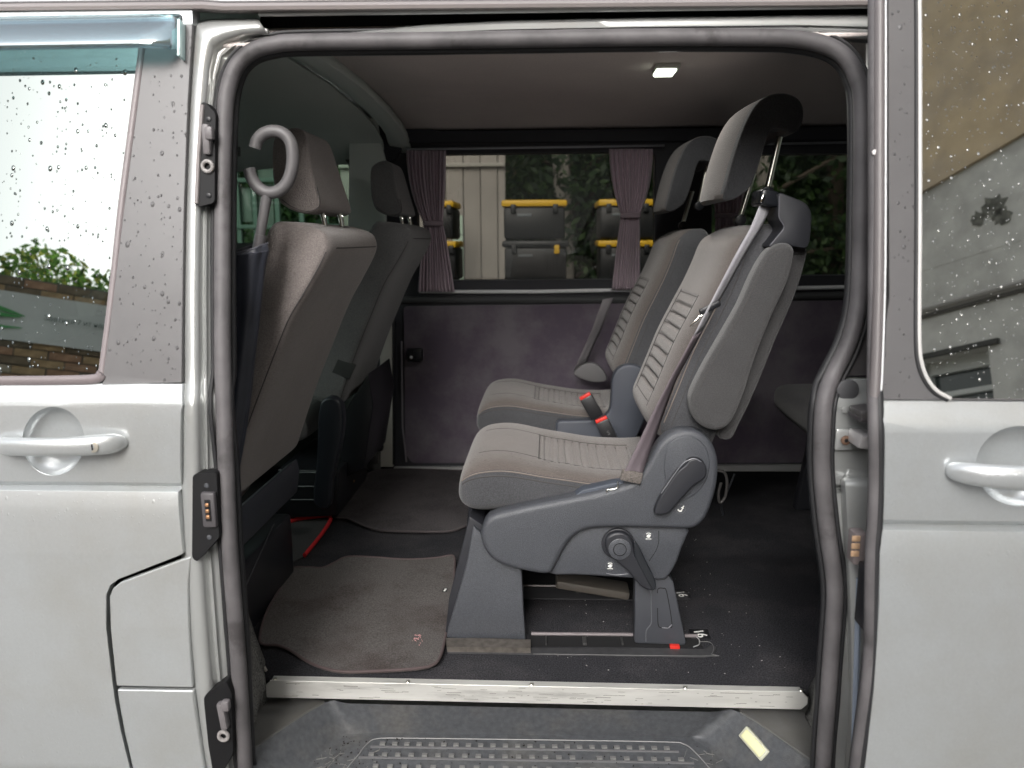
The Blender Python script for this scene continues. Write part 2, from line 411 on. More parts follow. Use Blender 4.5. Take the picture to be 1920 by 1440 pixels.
def cushion(name, spine, hw, tf, tb, mats, parent, yc, bol=0., groove=None, n=4.0, ns=110, na=72, ea=.10, eb=.10, ep=2.4, side=.90,
            hk=.25, wob=0., side2=None, bolfar=1.):
    """padded body along an (x, z) spine; y = width, +normal = front. Returns object and a surface function"""
    sp = catmull([Vector((p[0], 0, p[1])) for p in spine], 24)
    L = [0]
    for a, b in zip(sp, sp[1:]): L.append(L[-1] + (b - a).length)
    T = L[-1]
    def at(s):
        d = s * T
        for i in range(len(L) - 1):
            if L[i + 1] >= d - 1e-9:
                k = (d - L[i]) / max(1e-9, L[i + 1] - L[i]); k = max(0, min(1, k))
                p = sp[i].lerp(sp[i + 1], k); break
        i0 = max(0, i - 6); i1 = min(len(sp) - 1, i + 7)
        t = (sp[i1] - sp[i0]).normalized()
        return p, Vector((-t.z, 0, t.x))
    def endf(s):
        e = 1
        if s < ea: e = (1 - (1 - s / ea) ** ep) ** (1 / ep)
        elif s > 1 - eb: e = (1 - (1 - (1 - s) / eb) ** ep) ** (1 / ep)
        return max(e, .0)
    def surf(s, a, extra=0.):
        p, N = at(s); e = endf(s)
        H = val(hw, s) * (1 - hk + hk * e)
        c, sn = math.cos(a), math.sin(a)
        yr = sgp(c, 2 / n)
        th = sgp(sn, 2 / n) * (val(tf, s) if sn > 0 else val(tb, s)) * e
        if sn > 0:
            th += (val(bol, s) if yr < 0 else val(bol, s) * bolfar) * (abs(yr) ** 3) * min(1, abs(sn) * 3) * e * (1 if sn > .0 else 0) * (1 - abs(yr) ** 14)
            if groove: th -= groove(s, yr) * e
        if extra: th += extra * (1 if sn > 0 else -1)
        return Vector((p.x + N.x * th, yc + H * yr, p.z + N.z * th)), yr, sn
    V = []; Fc = []; idx = []
    ss = [.5 - .5 * math.cos(math.pi * i / ns) if False else None for i in range(0)]
    k1 = 10
    ss = [ea * (1 - math.cos(math.pi / 2 * i / k1)) for i in range(k1)] + \
         [ea + (1 - ea - eb) * i / ns for i in range(ns)] + \
         [1 - eb + eb * math.sin(math.pi / 2 * i / k1) for i in range(k1 + 1)]
    info = []
    for s in ss:
        for k in range(na):
            a = 2 * math.pi * (k + .5) / na
            q, yr, sn = surf(s, a)
            V.append(q); info.append((yr, sn, s))
    for i in range(len(ss) - 1):
        for k in range(na):
            k2 = (k + 1) % na
            Fc.append((i * na + k, i * na + k2, (i + 1) * na + k2, (i + 1) * na + k))
            yr, sn, s = info[i * na + k]
            yr2, sn2, _ = info[i * na + k2]
            front = sn > 0 and sn2 > 0 and abs(yr) < side and abs(yr2) < side
            idx.append(0 if front else 1)
    Fc.append(tuple(range(na))); idx.append(0)
    Fc.append(tuple((len(ss) - 1) * na + k for k in range(na))); idx.append(0)
    if side2 is not None: idx = [side2(i) for i in idx]
    o = build(name, V, Fc, mats, parent, sharp=70, idx=idx)
    def on(s, yr, lift=0.):
        """point on the front face at relative width yr"""
        c = sgp(yr, n / 2); c = max(-1, min(1, c)); a = math.acos(c)
        a = max(a, 1e-3)
        q, _, _ = surf(s, a, lift)
        return q
    def back(s, yr, lift=0.):
        c = max(-1, min(1, sgp(yr, n / 2))); a = -max(math.acos(c), 1e-3)
        return surf(s, a, lift)[0]
    on.back = back
    return o, on
def seam(name, pts, m, parent, r=.0016): return tube(name, pts, r, m, parent, nseg=6)
def ribbon(name, pts, widths, wdir, m, parent=None, thick=.0015):
    rows = []
    for i, p in enumerate(pts):
        p = Vector(p); wv = Vector(wdir[i] if isinstance(wdir, list) else wdir).normalized()
        wd = widths[i] if isinstance(widths, (list, tuple)) else widths
        rows.append([p - wv * wd / 2, p - wv * wd / 6, p + wv * wd / 6, p + wv * wd / 2])
    return grid(name, rows, m, parent, thick=thick)

# ================================================================== GROUND
gm = mat('bounce_ground', (.19, .187, .178), .7, 0, .5, noise_amt=.3, noise_scale=30, col2=(.24, .235, .22), col2_scale=.5, bump=.6, bump_scale=60)  # unseen ground, colour raised so it bounces light onto van and walls
g = build('ground', [(-60, -60, 0), (60, -60, 0), (60, 60, 0), (-60, 60, 0)], [(0, 1, 2, 3)], gm); g['kind'] = 'structure'

# ================================================================== THE VAN
van = thing('parked_van', 'silver passenger van with its side door slid open, seats showing inside', 'van', (0, .9, 0))
def part(name, loc=(0, 0, 0)):
    e = empty(name, loc); e.parent = van; e.matrix_parent_inverse = van.matrix_world.inverted(); return e

# ---- front door
fd = part('front_door', (-1.2, 0, .5))
hc = (100, 827)
rec = [(hc[0] + 58 * math.cos(2 * math.pi * i / 36), hc[1] + 64 * math.sin(2 * math.pi * i / 36)) for i in range(36)]
door_px = [(342, 720), (342, 760), (339, 775), (339, 905), (343, 918), (343, 1038), (335, 1042), (222, 1086), (207, 1097), (199, 1115), (199, 1180), (212, 1290), (226, 1370), (243, 1440), (300, 1600)]
dpoly = xz(door_px, fn=B) + [Vector((-1.95, .50)), Vector((-1.95, 1.281))]
skin('door_skin', dpoly, [xz(rec, fn=B)], prof, 0, .02, SILVER, fd, bev=.003)
def bowl(parent, c_px, rx, ry, off):
    C0 = B(*c_px, off); rows = []
    N = 40
    for k, (s, d) in enumerate([(1.03, .0005), (1.0, .004), (.96, .011), (.86, .019), (.7, .025), (.45, .029), (.2, .030)]):
        row = []
        for i in range(N):
            a = 2 * math.pi * i / N
            q = B(c_px[0] + rx * s * math.cos(a), c_px[1] + ry * s * math.sin(a), off)
            row.append(Vector((q.x, prof(q.z) + off + d, q.z)))
        rows.append(row)
    rows.append([rows[-1][0].lerp(rows[-1][N // 2], .5)] * N)
    return grid('handle_recess', rows, SILVER, parent, closed_u=True, sharp=80)
bowl(fd, hc, 58, 64, 0)
def bar_handle(parent, pxs, off, r0, name='handle'):
    pts = []; rs = []
    for (u, v, d, r) in pxs:
        q = B(u, v, off); pts.append(Vector((q.x, prof(1.18) + off - d, q.z))); rs.append(r * r0)
    P2 = catmull(pts, 6); R2 = [x.x for x in catmull([Vector((r, 0, 0)) for r in rs], 6)]
    return tube(name, P2, r0, SILVER, parent, nseg=20, flat=.62, rs=R2, up=Vector((0, -1, 0)))
bar_handle(fd, [(-8, 829, -.002, .25), (0, 829, .006, .72), (18, 829, .022, .86), (60, 828, .034, .90), (110, 827, .038, .92), (160, 827, .034, .96), (200, 827, .024, 1.0), (222, 827, .014, .95), (234, 828, .004, .60), (237, 828, -.003, .2)], 0, .0172)
q = B(196, 828, 0); lk = disc('lock_cylinder', (q.x, prof(q.z) - .026, q.z), .0098, .0095, mat('lock_metal', (.62, .58, .50), .35, .7), fd, n=24)
box('key_slot', (q.x, prof(q.z) - .0358, q.z), (.0022, .002, .010), BLACKG, lk, bev=0)
disc('handle_pocket', (q.x, prof(q.z) - .0245, q.z), .0152, .0035, SILVERD, fd, n=24)
# window: glass, pillar cover, seals, header
glass_px = [(277, 40), (262, 95), (222, 385), (203, 560), (185, 704), (120, 711), (0, 712), (-80, 712)]
gp = xz(glass_px, fn=B, off=.008) + [Vector((-1.75, 1.285)), Vector((-1.45, 1.86))]
skin('window_glass', gp, [], prof, .008, 0, MIRROR, fd, bev=0)
trim_px = [(280, 42), (361, 45), (352, 200), (345, 400), (342, 600), (341, 717), (192, 721), (195, 700), (213, 560), (234, 385), (270, 110)]
skin('pillar_cover', xz(trim_px, fn=B), [], prof, -.001, .012, FILM, fd, bev=.0025)
sealpx = [(272, 30), (266, 95), (247, 240), (228, 385), (209, 560), (191, 700)]
tube('glass_seal', catmull([B(u, v, .004) for u, v in sealpx], 6), .0062, mat('seal_grey', (.19, .165, .17), .45), fd, nseg=10, flat=.7)
tube('belt_seal', catmull([B(u, v, -.002) for u, v in [(191, 700), (180, 710), (120, 713), (0, 714), (-120, 714), (-400, 714)]], 6), .0085, mat('seal_belt', (.17, .145, .15), .4, coat=.2), fd, nseg=10, flat=.6)
hd = xz([(-300, 40), (0, 23), (300, 15), (361, 12), (362, 46), (344, 46), (343, 30), (300, 29), (0, 38), (-300, 58)], fn=B)
skin('window_header', hd, [], prof, -.002, .03, SILVER, fd, bev=.003)
# rain deflector: curved tinted strip standing off the glass
rows = []
for (dv, off) in ((0, -.004), (7, -.014), (16, -.024), (30, -.034), (46, -.041), (62, -.044)):
    row = []
    for i in range(31):
        u = -260 + i * 20.0
        k = max(0, (u - 270) / 70.0)
        o2 = off * (1 - .85 * k ** 2) if k < 1 else off * .15
        q = B(u, 30 + dv * (1 + .10 * k) - (u - 100) * .018, o2); row.append(q)
    rows.append(row)
grid('rain_deflector', rows, VISOR, fd, thick=.002)
box('deflector_end', B(340, 75, -.012), (.0045, .022, .062), mat('visor_edge', (.55, .75, .75), .2), fd, bev=.001, rot=(math.radians(-11), 0, 0))
# inner door card behind the glass keeps the cab dark
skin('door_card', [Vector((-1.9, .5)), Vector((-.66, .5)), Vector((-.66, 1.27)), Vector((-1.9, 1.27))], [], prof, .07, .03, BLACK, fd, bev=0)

# ---- panels below and behind the door
flap_px = [(344, 1048), (358, 1044), (352, 1100), (357, 1230), (361, 1289), (218, 1286), (208, 1190), (205, 1120), (212, 1103), (226, 1092)]
skin('fuel_flap', xz(flap_px, fn=B), [], prof, 0, .012, SILVER, van, bev=.003)
sill_px = [(219, 1293), (362, 1295), (372, 1370), (383, 1440), (420, 1640), (300, 1640), (262, 1500), (248, 1440), (232, 1370)]
skin('sill_panel', xz(sill_px, fn=B), [], prof, 0, .012, SILVER, van, bev=.003)
skin('panel_backing', [Vector((-1.05, .45)), Vector((-.56, .45)), Vector((-.60, 1.30)), Vector((-.68, 1.30))], [], prof, .048, .01, BLACKG, van, bev=0)

# ---- B-pillar jamb, lofted from the door edge to the rubber seal
pairs = [((484, 37), (512, 80)), ((440, 37), (478, 88)), ((395, 38), (450, 106)), ((364, 42), (434, 128)), ((359, 100), (421, 160)), ((353, 200), (412, 220)),
         ((347, 350), (404, 350)), ((344, 450), (403, 450)), ((342, 560), (403, 560)), ((342, 715), (404, 700)), ((339, 765), (405, 760)), ((339, 905), (409, 905)),
         ((342, 1040), (414, 1040)), ((348, 1150), (423, 1150)), ((354, 1220), (428, 1220)), ((361, 1290), (434, 1290)), ((371, 1365), (440, 1365)), ((382, 1440), (447, 1440)), ((410, 1600), (462, 1600))]
colp = [(0.0, .050), (.05, .020), (.12, .009), (.22, .004), (.36, .003), (.48, .008), (.56, .018), (.62, .024), (.70, .026), (.735, .021), (.77, .026), (.85, .029), (1.0, .034), (1.25, .050)]
rows = []
dense = []
for i in range(len(pairs) - 1):
    for k in range(4):
        t = k / 4
        dense.append(tuple((pairs[i][j][0] * (1 - t) + pairs[i + 1][j][0] * t, pairs[i][j][1] * (1 - t) + pairs[i + 1][j][1] * t) for j in (0, 1)))
dense.append(pairs[-1])
for a, b in dense:
    rows.append([Bs(a[0] + (b[0] - a[0]) * t, a[1] + (b[1] - a[1]) * t, o) for t, o in colp])
grid('pillar_jamb', rows, SILVERJ, van, thick=.004, sharp=70)

# ---- rubber door seal all round the opening
SEAL = [(470, 1600), (460, 1440), (447, 1240), (432, 1040), (425, 900), (418, 700), (417, 500), (418, 350), (421, 230), (427, 170), (443, 125), (472, 97), (512, 84), (570, 79), (800, 76), (1000, 73), (1200, 70), (1400, 70), (1480, 72), (1545, 84),
        (1584, 107), (1606, 145), (1616, 200), (1615, 400), (1610, 560), (1592, 640), (1561, 705), (1546, 750), (1541, 820), (1542, 900), (1552, 1000), (1565, 1100), (1560, 1200), (1553, 1300), (1543, 1440), (1535, 1600)]
def seal_pts(dx, off):
    pts = catmull([Bs(u, v, off) for u, v in SEAL], 6)
    if dx == 0: return pts
    out = []
    for i, p in enumerate(pts):
        a, b = pts[max(0, i - 1)], pts[min(len(pts) - 1, i + 1)]
        t = (b - a).normalized(); nn = t.cross(Vector((0, 1, 0))).normalized()
        q = p + nn * dx; out.append(Vector((q.x, profs(q.z) + off, q.z)))
    return out
sp_ = seal_pts(0, .022)
up = Vector((0, -1, -.1)).normalized()
tube('door_seal', sp_, .0138, RUBBER, van, nseg=18, up=up)
for dx, o, r, m in ((.0, .050, .0155, RUBBERD), (-.017, .040, .006, RUBBERD), (-.015, .075, .010, BLACK)):
    sgn = 1
    tube('inner_lip', seal_pts(dx * sgn, o), r, m, van, nseg=10, up=up)
tube('seal_edge', seal_pts(.0175, .024), .004, RUBBERD, van, nseg=8, up=up)

# ---- striker plates on the jamb
def plate(px, off=-.003, th=.035, m=None, name='striker_plate'):
    return skin(name, fillet(xz(px, fn=Bs, off=off), .006, 3), [], profs, off, th, m or mat('plate_black', (.010, .010, .011), .6, spec=.2), van, bev=.003)
p1 = plate([(374, 196), (383, 190), (404, 212), (402, 380), (371, 388), (364, 378)])
tube('plate_edge', [Bs(379, 197, -.004), Bs(372, 290, -.004), Bs(368, 382, -.004)], .0040, mat('plate_grey', (.24, .22, .22), .4), p1, nseg=8)
box('hook', Bs(389, 262, -.008), (.013, .018, .050), mat('bracket_grey', (.14, .13, .135), .45), p1, bev=.004)
box('hook', Bs(393, 250, -.015), (.014, .014, .022), mat('bracket_grey', (.11, .10, .11)), p1, bev=.004)
q = Bs(389, 312, -.007)
tube('ring', [Vector((q.x + .0085 * math.cos(a), q.y, q.z + .0085 * math.sin(a))) for a in [2 * math.pi * i / 20 for i in range(20)]], .0034, mat('ring_grey', (.26, .245, .24), .4), p1, closed=True, nseg=8)
for v in (224, 367):
    q = Bs(392, v, -.002); disc('screw', (q.x, q.y, q.z), .0045, .003, BLACK, p1, n=14)
p2 = plate([(361, 893), (367, 888), (406, 886), (411, 1008), (369, 1054), (360, 1046)])
q = Bs(393, 955, -.007)
box('socket', (q.x, q.y, q.z), (.024, .012, .062), mat('socket_grey', (.075, .07, .075), .45), p2, bev=.004)
box('slot', (q.x, q.y - .0055, q.z), (.010, .004, .038), BLACKG, p2, bev=.001)
for k in (-1, 0, 1):
    box('contact', (q.x, q.y - .0085, q.z + k * .0105), (.0065, .004, .0065), COPPER, p2, bev=.002)
for u, v in ((388, 910), (393, 1007)):
    q2 = Bs(u, v, -.002); disc('screw', (q2.x, q2.y, q2.z), .0042, .0025, SEATPL, p2, n=14)
p3 = plate([(382, 1308), (388, 1300), (424, 1278), (434, 1300), (437, 1412), (420, 1445), (400, 1450), (391, 1400)])
box('hook', Bs(419, 1340, -.008), (.013, .018, .052), mat('bracket_grey', (.11, .10, .11)), p3, bev=.004, rot=(0, math.radians(-6), 0))
box('hook', Bs(424, 1322, -.015), (.014, .014, .020), mat('bracket_grey', (.11, .10, .11)), p3, bev=.004)
q = Bs(419, 1380, -.007)
tube('ring', [Vector((q.x + .0085 * math.cos(a), q.y, q.z + .0085 * math.sin(a))) for a in [2 * math.pi * i / 20 for i in range(20)]], .0034, mat('ring_grey', (.26, .245, .24), .4), p3, closed=True, nseg=8)

# ---- header over the opening: flange, slide channel, drip rail, roof
def band(name, us, vfun, offs, m, thick=.004, ext=None):
    rows = []
    for u in us: rows.append([B(u, vfun(u, t), o) for t, o in offs])
    return grid(name, rows, m, van, thick=thick, sharp=60)
def lerpf(tab):
    def f(u):
        for (a, x), (b, y) in zip(tab, tab[1:]):
            if u <= b: return x + (y - x) * (u - a) / (b - a)
        return tab[-1][1]
    return f
topf = lerpf([(560, 72), (620, 66), (700, 57), (800, 48), (950, 40), (1200, 34), (1560, 28), (1700, 26)])
botf = lerpf([(560, 76), (800, 72), (1200, 67), (1500, 66), (1700, 80)])
us = [560 + 20 * i for i in range(58)]
band('upper_flange', us, lambda u, t: topf(u) * (1 - t) + botf(u) * t, [(0, .045), (.08, .024), (.2, .018), (.45, .020), (.5, .027), (.62, .027), (.68, .020), (.9, .024), (1.1, .04)], SILVERJ)
chf = lambda u: 26 - (u - 490) * .0135
band('slide_channel', [488 + 24 * i for i in range(52)], lambda u, t: (chf(u) - 3) * (1 - t) + (topf(max(560, u)) + 14) * t, [(0, .03), (.1, .075), (1, .08)], BLACKG)
gl = lambda u: 23 - (u + 0) * .0105 if u < 400 else 22 - (u - 400) * .0085
gusu = [-420 + 40 * i for i in range(60)]
band('drip_rail', gusu, lambda u, t: gl(u) - 15 + t * 17, [(0, .012), (.12, -.004), (.35, -.008), (.6, -.006), (.75, .004), (1, .02)],
     mat('drip_rail_paint', (.32, .285, .28), .35, .3, coat=.4))
rows = []
for u in gusu:
    q = B(u, gl(u) - 14, .010)
    rows.append([q + Vector((0, dy, dz)) for dy, dz in ((0, 0), (-.004, .004), (.004, .02), (.03, .045), (.10, .075), (.25, .10), (.8, .12), (1.4, .10), (1.53, .06), (1.56, .0), (1.57, -.03))])
grid('roof', rows, SILVER, van, thick=.004)
tube('channel_edge', [B(u, chf(u) + 1, .012) for u in (486, 800, 1200, 1640)], .0035, SILVERJ, van, nseg=8)
q = B(497, 60, .02); box('rail_clip', (q.x, q.y, q.z), (.012, .012, .010), mat('clip', (.55, .55, .55), .4), van, bev=.003)

# ---- body side to the rear, rear end, far side, front end (closed shell)
rear_px = [(1610, 56), (1800, 50)]
zt = 1.88
ap = [B(u, v, .03) for u, v in ((1632, 150), (1634, 400), (1628, 560), (1612, 640), (1582, 705), (1563, 750), (1558, 820), (1560, 900), (1570, 1000), (1583, 1100), (1578, 1200), (1570, 1300), (1560, 1440), (1550, 1600))]
up_poly = [Vector((ap[0].x, zt - .02))] + [Vector((p.x, p.z)) for p in ap[:5]] + [Vector((1.2, ap[4].z)), Vector((1.2, zt - .02))]
lo_poly = [Vector((p.x, p.z)) for p in ap[4:]] + [Vector((ap[-1].x, .45)), Vector((1.2, .45)), Vector((1.2, ap[4].z - .002)), Vector((ap[4].x, ap[4].z - .002))]
skin('rear_pillar_upper', up_poly, [], prof, .030, .02, mat('dark_pillar_paint', (.06, .056, .058), .4, coat=.3), van, bev=.002)
lo_poly = [Vector((p.x, p.z)) for p in ap[5:]] + [Vector((ap[-1].x, .45)), Vector((1.2, .45)), Vector((1.2, ap[4].z - .004)), Vector((ap[4].x, ap[4].z - .004))]
skin('rear_pillar_lower', lo_poly, [], prof, .026, .02, SILVERJ, van, bev=.002)
qpoly = [Vector((1.2, .45)), Vector((2.55, .45)), Vector((2.62, .9)), Vector((2.56, 1.4)), Vector((2.45, zt)), Vector((1.2, zt))]
skin('quarter_panel', qpoly, [[Vector((1.35, 1.32)), Vector((2.3, 1.32)), Vector((2.25, 1.76)), Vector((1.35, 1.76))]], prof, .0, .02, SILVER, van, dz=0)
skin('quarter_glass', [Vector((1.34, 1.31)), Vector((2.31, 1.31)), Vector((2.26, 1.77)), Vector((1.34, 1.77))], [], prof, .012, 0, TINT, van, bev=0)
e_ = []
for z, x in ((.45, 2.55), (.9, 2.62), (1.4, 2.56), (1.93, 2.43)):
    e_.append([Vector((x, prof(z), z)), Vector((x + .05, .3, z)), Vector((x + .05, 1.55, z)), Vector((x, 1.86 - prof(z), z))])
e2 = [e_[0], e_[1], [a.lerp(b_, .86) for a, b_ in zip(e_[1], e_[2])]]
grid('tailgate', e2, SILVER, van, thick=.01)
top_ = [a.lerp(b_, .9) for a, b_ in zip(e_[2], e_[3])]
grid('rear_window', [[p + Vector((-.004, 0, 0)) for p in r_] for r_ in (e2[2], top_)], glass('rear_glass', (.62, .68, .64), .05), van)
grid('tailgate_top', [top_, e_[3]], SILVER, van, thick=.01)
for k_ in (0, 3): tube('tailgate_pillar', [e2[2][k_], e_[2][k_], top_[k_]], .045, SILVER, van, nseg=8)
f_ = []
for z, x in ((.45, -2.6), (.95, -2.6), (1.10, -1.95)):
    f_.append([Vector((x, prof(z), z)), Vector((x - .1, .4, z)), Vector((x - .1, 1.45, z)), Vector((x, 1.86 - prof(z), z))])
grid('bonnet', f_, SILVER, van, thick=.01)
ws = []
for z, x in ((1.10, -1.95), (1.5, -1.62), (1.92, -1.28)):
    ws.append([Vector((x, prof(z) + .05, z)), Vector((x - .08, .5, z)), Vector((x - .08, 1.35, z)), Vector((x, 1.80 - prof(z), z))])
grid('windscreen', ws, glass('windscreen_glass', (.80, .92, .85), .05), van)
skin('far_skin', [Vector((-2.6, .45)), Vector((2.55, .45)), Vector((2.55, 1.22)), Vector((-2.6, 1.02))], [], lambda z: 1.86, 0, .01, SILVER, van, dz=0, bev=0)
# near inner linings beside the opening
skin('inner_pillar_lining', [Vector((-1.9, .6)), Vector((-.60, .6)), Vector((-.575, 1.30)), Vector((-.57, 1.78)), Vector((-.64, 1.83)), Vector((-.68, 1.83)), Vector((-.70, 1.30)), Vector((-1.9, 1.26))], [], prof, .055, .03, BLACK, van, bev=0)
skin('inner_rear_lining', [Vector((.565, .5)), Vector((2.5, .5)), Vector((2.5, 1.32)), Vector((.585, 1.32))], [], prof, .055, .03, BLACK, van, bev=0)
skin('inner_rear_upper', [Vector((.57, 1.32)), Vector((1.3, 1.32)), Vector((1.3, 1.86)), Vector((.57, 1.86))], [], prof, .055, .03, BLACK, van, bev=0)

# details on the rear pillar behind the sliding door edge
q = B(1588, 731, .022); disc('rubber_plug', (q.x, q.y, q.z), .0185, .006, mat('plug', (.07, .07, .075), .5), van, bev=.003)
br = box('striker_bracket', B(1590, 824, .018), (.042, .006, .036), SILVERJ, van, bev=.0028)
q = B(1585, 825, .012); disc('bolt', (q.x, q.y, q.z), .0078, .004, RUST, br, n=16); disc('bolt_socket', (q.x, q.y - .004, q.z), .0035, .001, BLACKG, br, n=6)
box('striker_block', B(1618, 823, -.01), (.030, .05, .022), mat('block_paint', (.5, .48, .48), .4, .3), br, bev=.003, rot=(0, math.radians(6), 0))
box('door_roller_arm', B(1619, 771, -.02), (.026, .05, .012), mat('arm_grey', (.085, .08, .08), .45), van, bev=.002, rot=(0, math.radians(-8), 0))
box('door_roller_arm', B(1617, 781, -.02), (.026, .05, .008), mat('arm_grey2', (.06, .055, .058), .45), van, bev=.002, rot=(0, math.radians(-4), 0))
rows = []
for v, (a, b_), d in ((880, (1590, 1635), .026), (893, (1584, 1635), .024), (900, (1578, 1632), .005), (912, (1577, 1630), -.004), (960, (1580, 1630), .002), (1100, (1588, 1630), .012), (1250, (1592, 1625), .016), (1450, (1585, 1615), .022)):
    rows.append([B(a, v, .026), B(a + 3, v, (d + .026) / 2), B(a + 9, v + 1, d), B(b_, v + 4, d), B(b_ + 30, v + 4, d)])
grid('latch_housing', rows, SILVERJ, van, thick=.004, sharp=70)
disc('dimple', (B(1584, 774, .022).x, B(1584, 774, .022).y, B(1584, 774).z), .006, .002, SILVERJ, van, n=16, bev=.0018)
cb = box('contact_block', B(1607, 1024, -.045), (.020, .03, .052), mat('contact_body', (.20, .17, .17), .45), van, bev=.003)
for k in (-1, 0, 1):
    q = B(1604, 1024, -.062); box('contact', (q.x, q.y, q.z + k * .0125), (.013, .004, .0095), mat('contact_face', (.60, .40, .25), .4, .3), cb, bev=.0015)

# ---- sliding door, standing outside the rear side
SO = -.14
sd = part('sliding_door', (.9, SO, .5))
hc2 = (1912, 874)
rec2 = [(hc2[0] + 82 * math.cos(2 * math.pi * i / 40), hc2[1] + 75 * math.sin(2 * math.pi * i / 40)) for i in range(40)]
dp = xz([(1648, 751), (1653, 770), (1657, 790), (1657, 960), (1651, 985), (1650, 1040), (1645, 1200), (1638, 1300), (1622, 1440), (1600, 1600)], fn=B, off=SO)
dpoly = dp + [Vector((1.46, .52)), Vector((1.46, 1.281))]
skin('door_skin', dpoly, [xz(rec2, fn=B, off=SO)], prof, SO, .02, SILVER, sd, bev=.003)
bowl(sd, hc2, 82, 75, SO)
bar_handle(sd, [(1778, 880, -.003, .2), (1781, 880, .006, .66), (1800, 880, .020, .86), (1840, 880, .034, .95), (1900, 881, .040, 1.0), (1960, 881, .036, 1.0), (2010, 881, .02, .9), (2040, 881, .0, .4)], SO, .0182)
tp = xz([(1666, -60), (1666, 200), (1668, 560), (1662, 600), (1656, 700), (1654, 749)], fn=B, off=SO) + [Vector((1.44, 1.283)), Vector((1.40, 1.905))]
gpx = [(1723, -30), (1724, 100), (1724, 400), (1723, 540), (1723, 640), (1727, 680), (1738, 710), (1756, 733), (1782, 748)]
gh = xz(gpx, fn=B, off=SO) + [Vector((1.32, 1.287)), Vector((1.29, 1.885))]
skin('window_surround', tp, [gh], prof, SO, .012, FILM, sd, bev=.002)
skin('window_glass', [Vector((p.x, p.y)) for p in gh], [], prof, SO + .004, 0, MIRROR2, sd, bev=0)
tube('glass_seal', catmull([B(u, v, SO - .001) for u, v in gpx], 5), .0035, mat('seal_bright', (.5, .49, .48), .35), sd, nseg=8)
tube('glass_seal', catmull([B(u - 5, v + (2 if v > 650 else 0), SO - .0005) for u, v in gpx], 5), .0034, RUBBERD, sd, nseg=8)
# leading edge of the door with its rubber
for (uu, o, r, m, nm) in ((1649, .004, .0085, mat('edge_pink', (.125, .113, .115), .4), 'edge_trim'), (1659, .000, .0028, GREYTRIM, 'edge_bead')):
    pts = [(uu, -40), (uu, 200), (uu - 1, 500), (uu - 6, 680), (uu - 10, 750)]
    tube(nm, catmull([B(u, v, SO + o) for u, v in pts], 5), r, m, sd, nseg=10)
ed = [(1640, -40), (1640, 200), (1640, 560), (1638, 700), (1640, 800), (1641, 900), (1638, 980), (1634, 1040), (1630, 1240), (1616, 1360), (1605, 1440), (1585, 1600)]
tube('edge_seal', catmull([Bs(u, v, SO + .012) for u, v in ed], 5), .0095, RUBBER, sd, nseg=12)
tube('edge_seal', catmull([Bs(u + 9, v, SO + .008) for u, v in ed], 5), .0065, RUBBERD, sd, nseg=10)
pe = [Bs(u, v, SO + .03) for u, v in ed]
grid('door_edge_panel', [[p, p + Vector((.012, .05, 0)), p + Vector((.10, .055, 0)), p + Vector((.9, .055, 0))] for p in pe], mat('inner_door', (.05, .05, .055), .6), sd, thick=.003)
box('edge_latch', B(1628, 1120, SO + .05), (.018, .05, .10), BLACK, sd, bev=.003)
tube('edge_rail', [B(1611, 1085, -.03), B(1606, 1250, -.03), B(1600, 1440, -.03)], .005, mat('blue_grey_strip', (.25, .29, .36), .4), van, nseg=8)
# small pale round clip on the door edge
q = B(1636, 287, SO + .01); disc('edge_clip', (q.x, q.y - .006, q.z), .004, .004, mat('clip_white', (.75, .72, .72), .4), sd, n=12)

# ================================================================== INTERIOR SHELL (parts of the van)
# floor
fy0 = .226
flo = grid('floor_carpet', [[Vector((x, y, .60)) for x in (-1.9, -1.0, -.6, 0, .6, 1.4, 2.5)] for y in (fy0, .6, 1.2, 1.80)], CARPET, van, thick=-.02)
build('cab_floor', [(-2.6, .02, .56), (-.62, .02, .56), (-.62, 1.84, .56), (-2.6, 1.84, .56)], [(0, 1, 2, 3)], BLACK, van)
build('load_floor', [(.58, .02, .57), (2.6, .02, .57), (2.6, 1.84, .57), (.58, 1.84, .57)], [(0, 1, 2, 3)], BLACK, van)
# aluminium edge strip
sL, sR = PZ(497, 1277, .6045), PZ(1515, 1297, .6045)
x0, x1, ys = sL.x, sR.x, (sL.y + sR.y) / 2
zb_ = (P(497, 1310, ys).z + P(1515, 1328, ys).z) / 2
st = skin('sill_strip', fillet([Vector((x0, zb_)), Vector((x1 - .012, zb_)), Vector((x1, zb_ + .012)), Vector((x1, .592)), Vector((x1 - .012, .6045)), Vector((x0 + .012, .6045)), Vector((x0, .594))], .002, 2), [], lambda z: ys, 0, .003, ALU, van, dz=0, bev=.001)
build('strip_flange', [(x0 + .012, ys - .0003, .6048), (x1 - .012, ys - .0003, .6048), (x1 - .012, PZ(800, 1273, .6048).y, .6048), (x0 + .012, PZ(800, 1273, .6048).y, .6048)], [(0, 1, 2, 3)], ALU, st)
tube('strip_fold', [Vector((x0 + .01, ys + .0006, .6040)), Vector((x1 - .012, ys + .0006, .6040))], .0016, ALU, st, nseg=8)
for u, v in ((516, 1272), (766, 1274), (997, 1277), (1283, 1283), (1500, 1291)):
    q = PZ(u, v, .6055); bm = bmesh.new(); bmesh.ops.create_cone(bm, cap_ends=True, segments=14, radius1=.0052, radius2=.0038, depth=.002)
    bm.transform(Matrix.Translation((q.x, ys + .006, .606))); from_bm('screw', bm, STEEL, st)
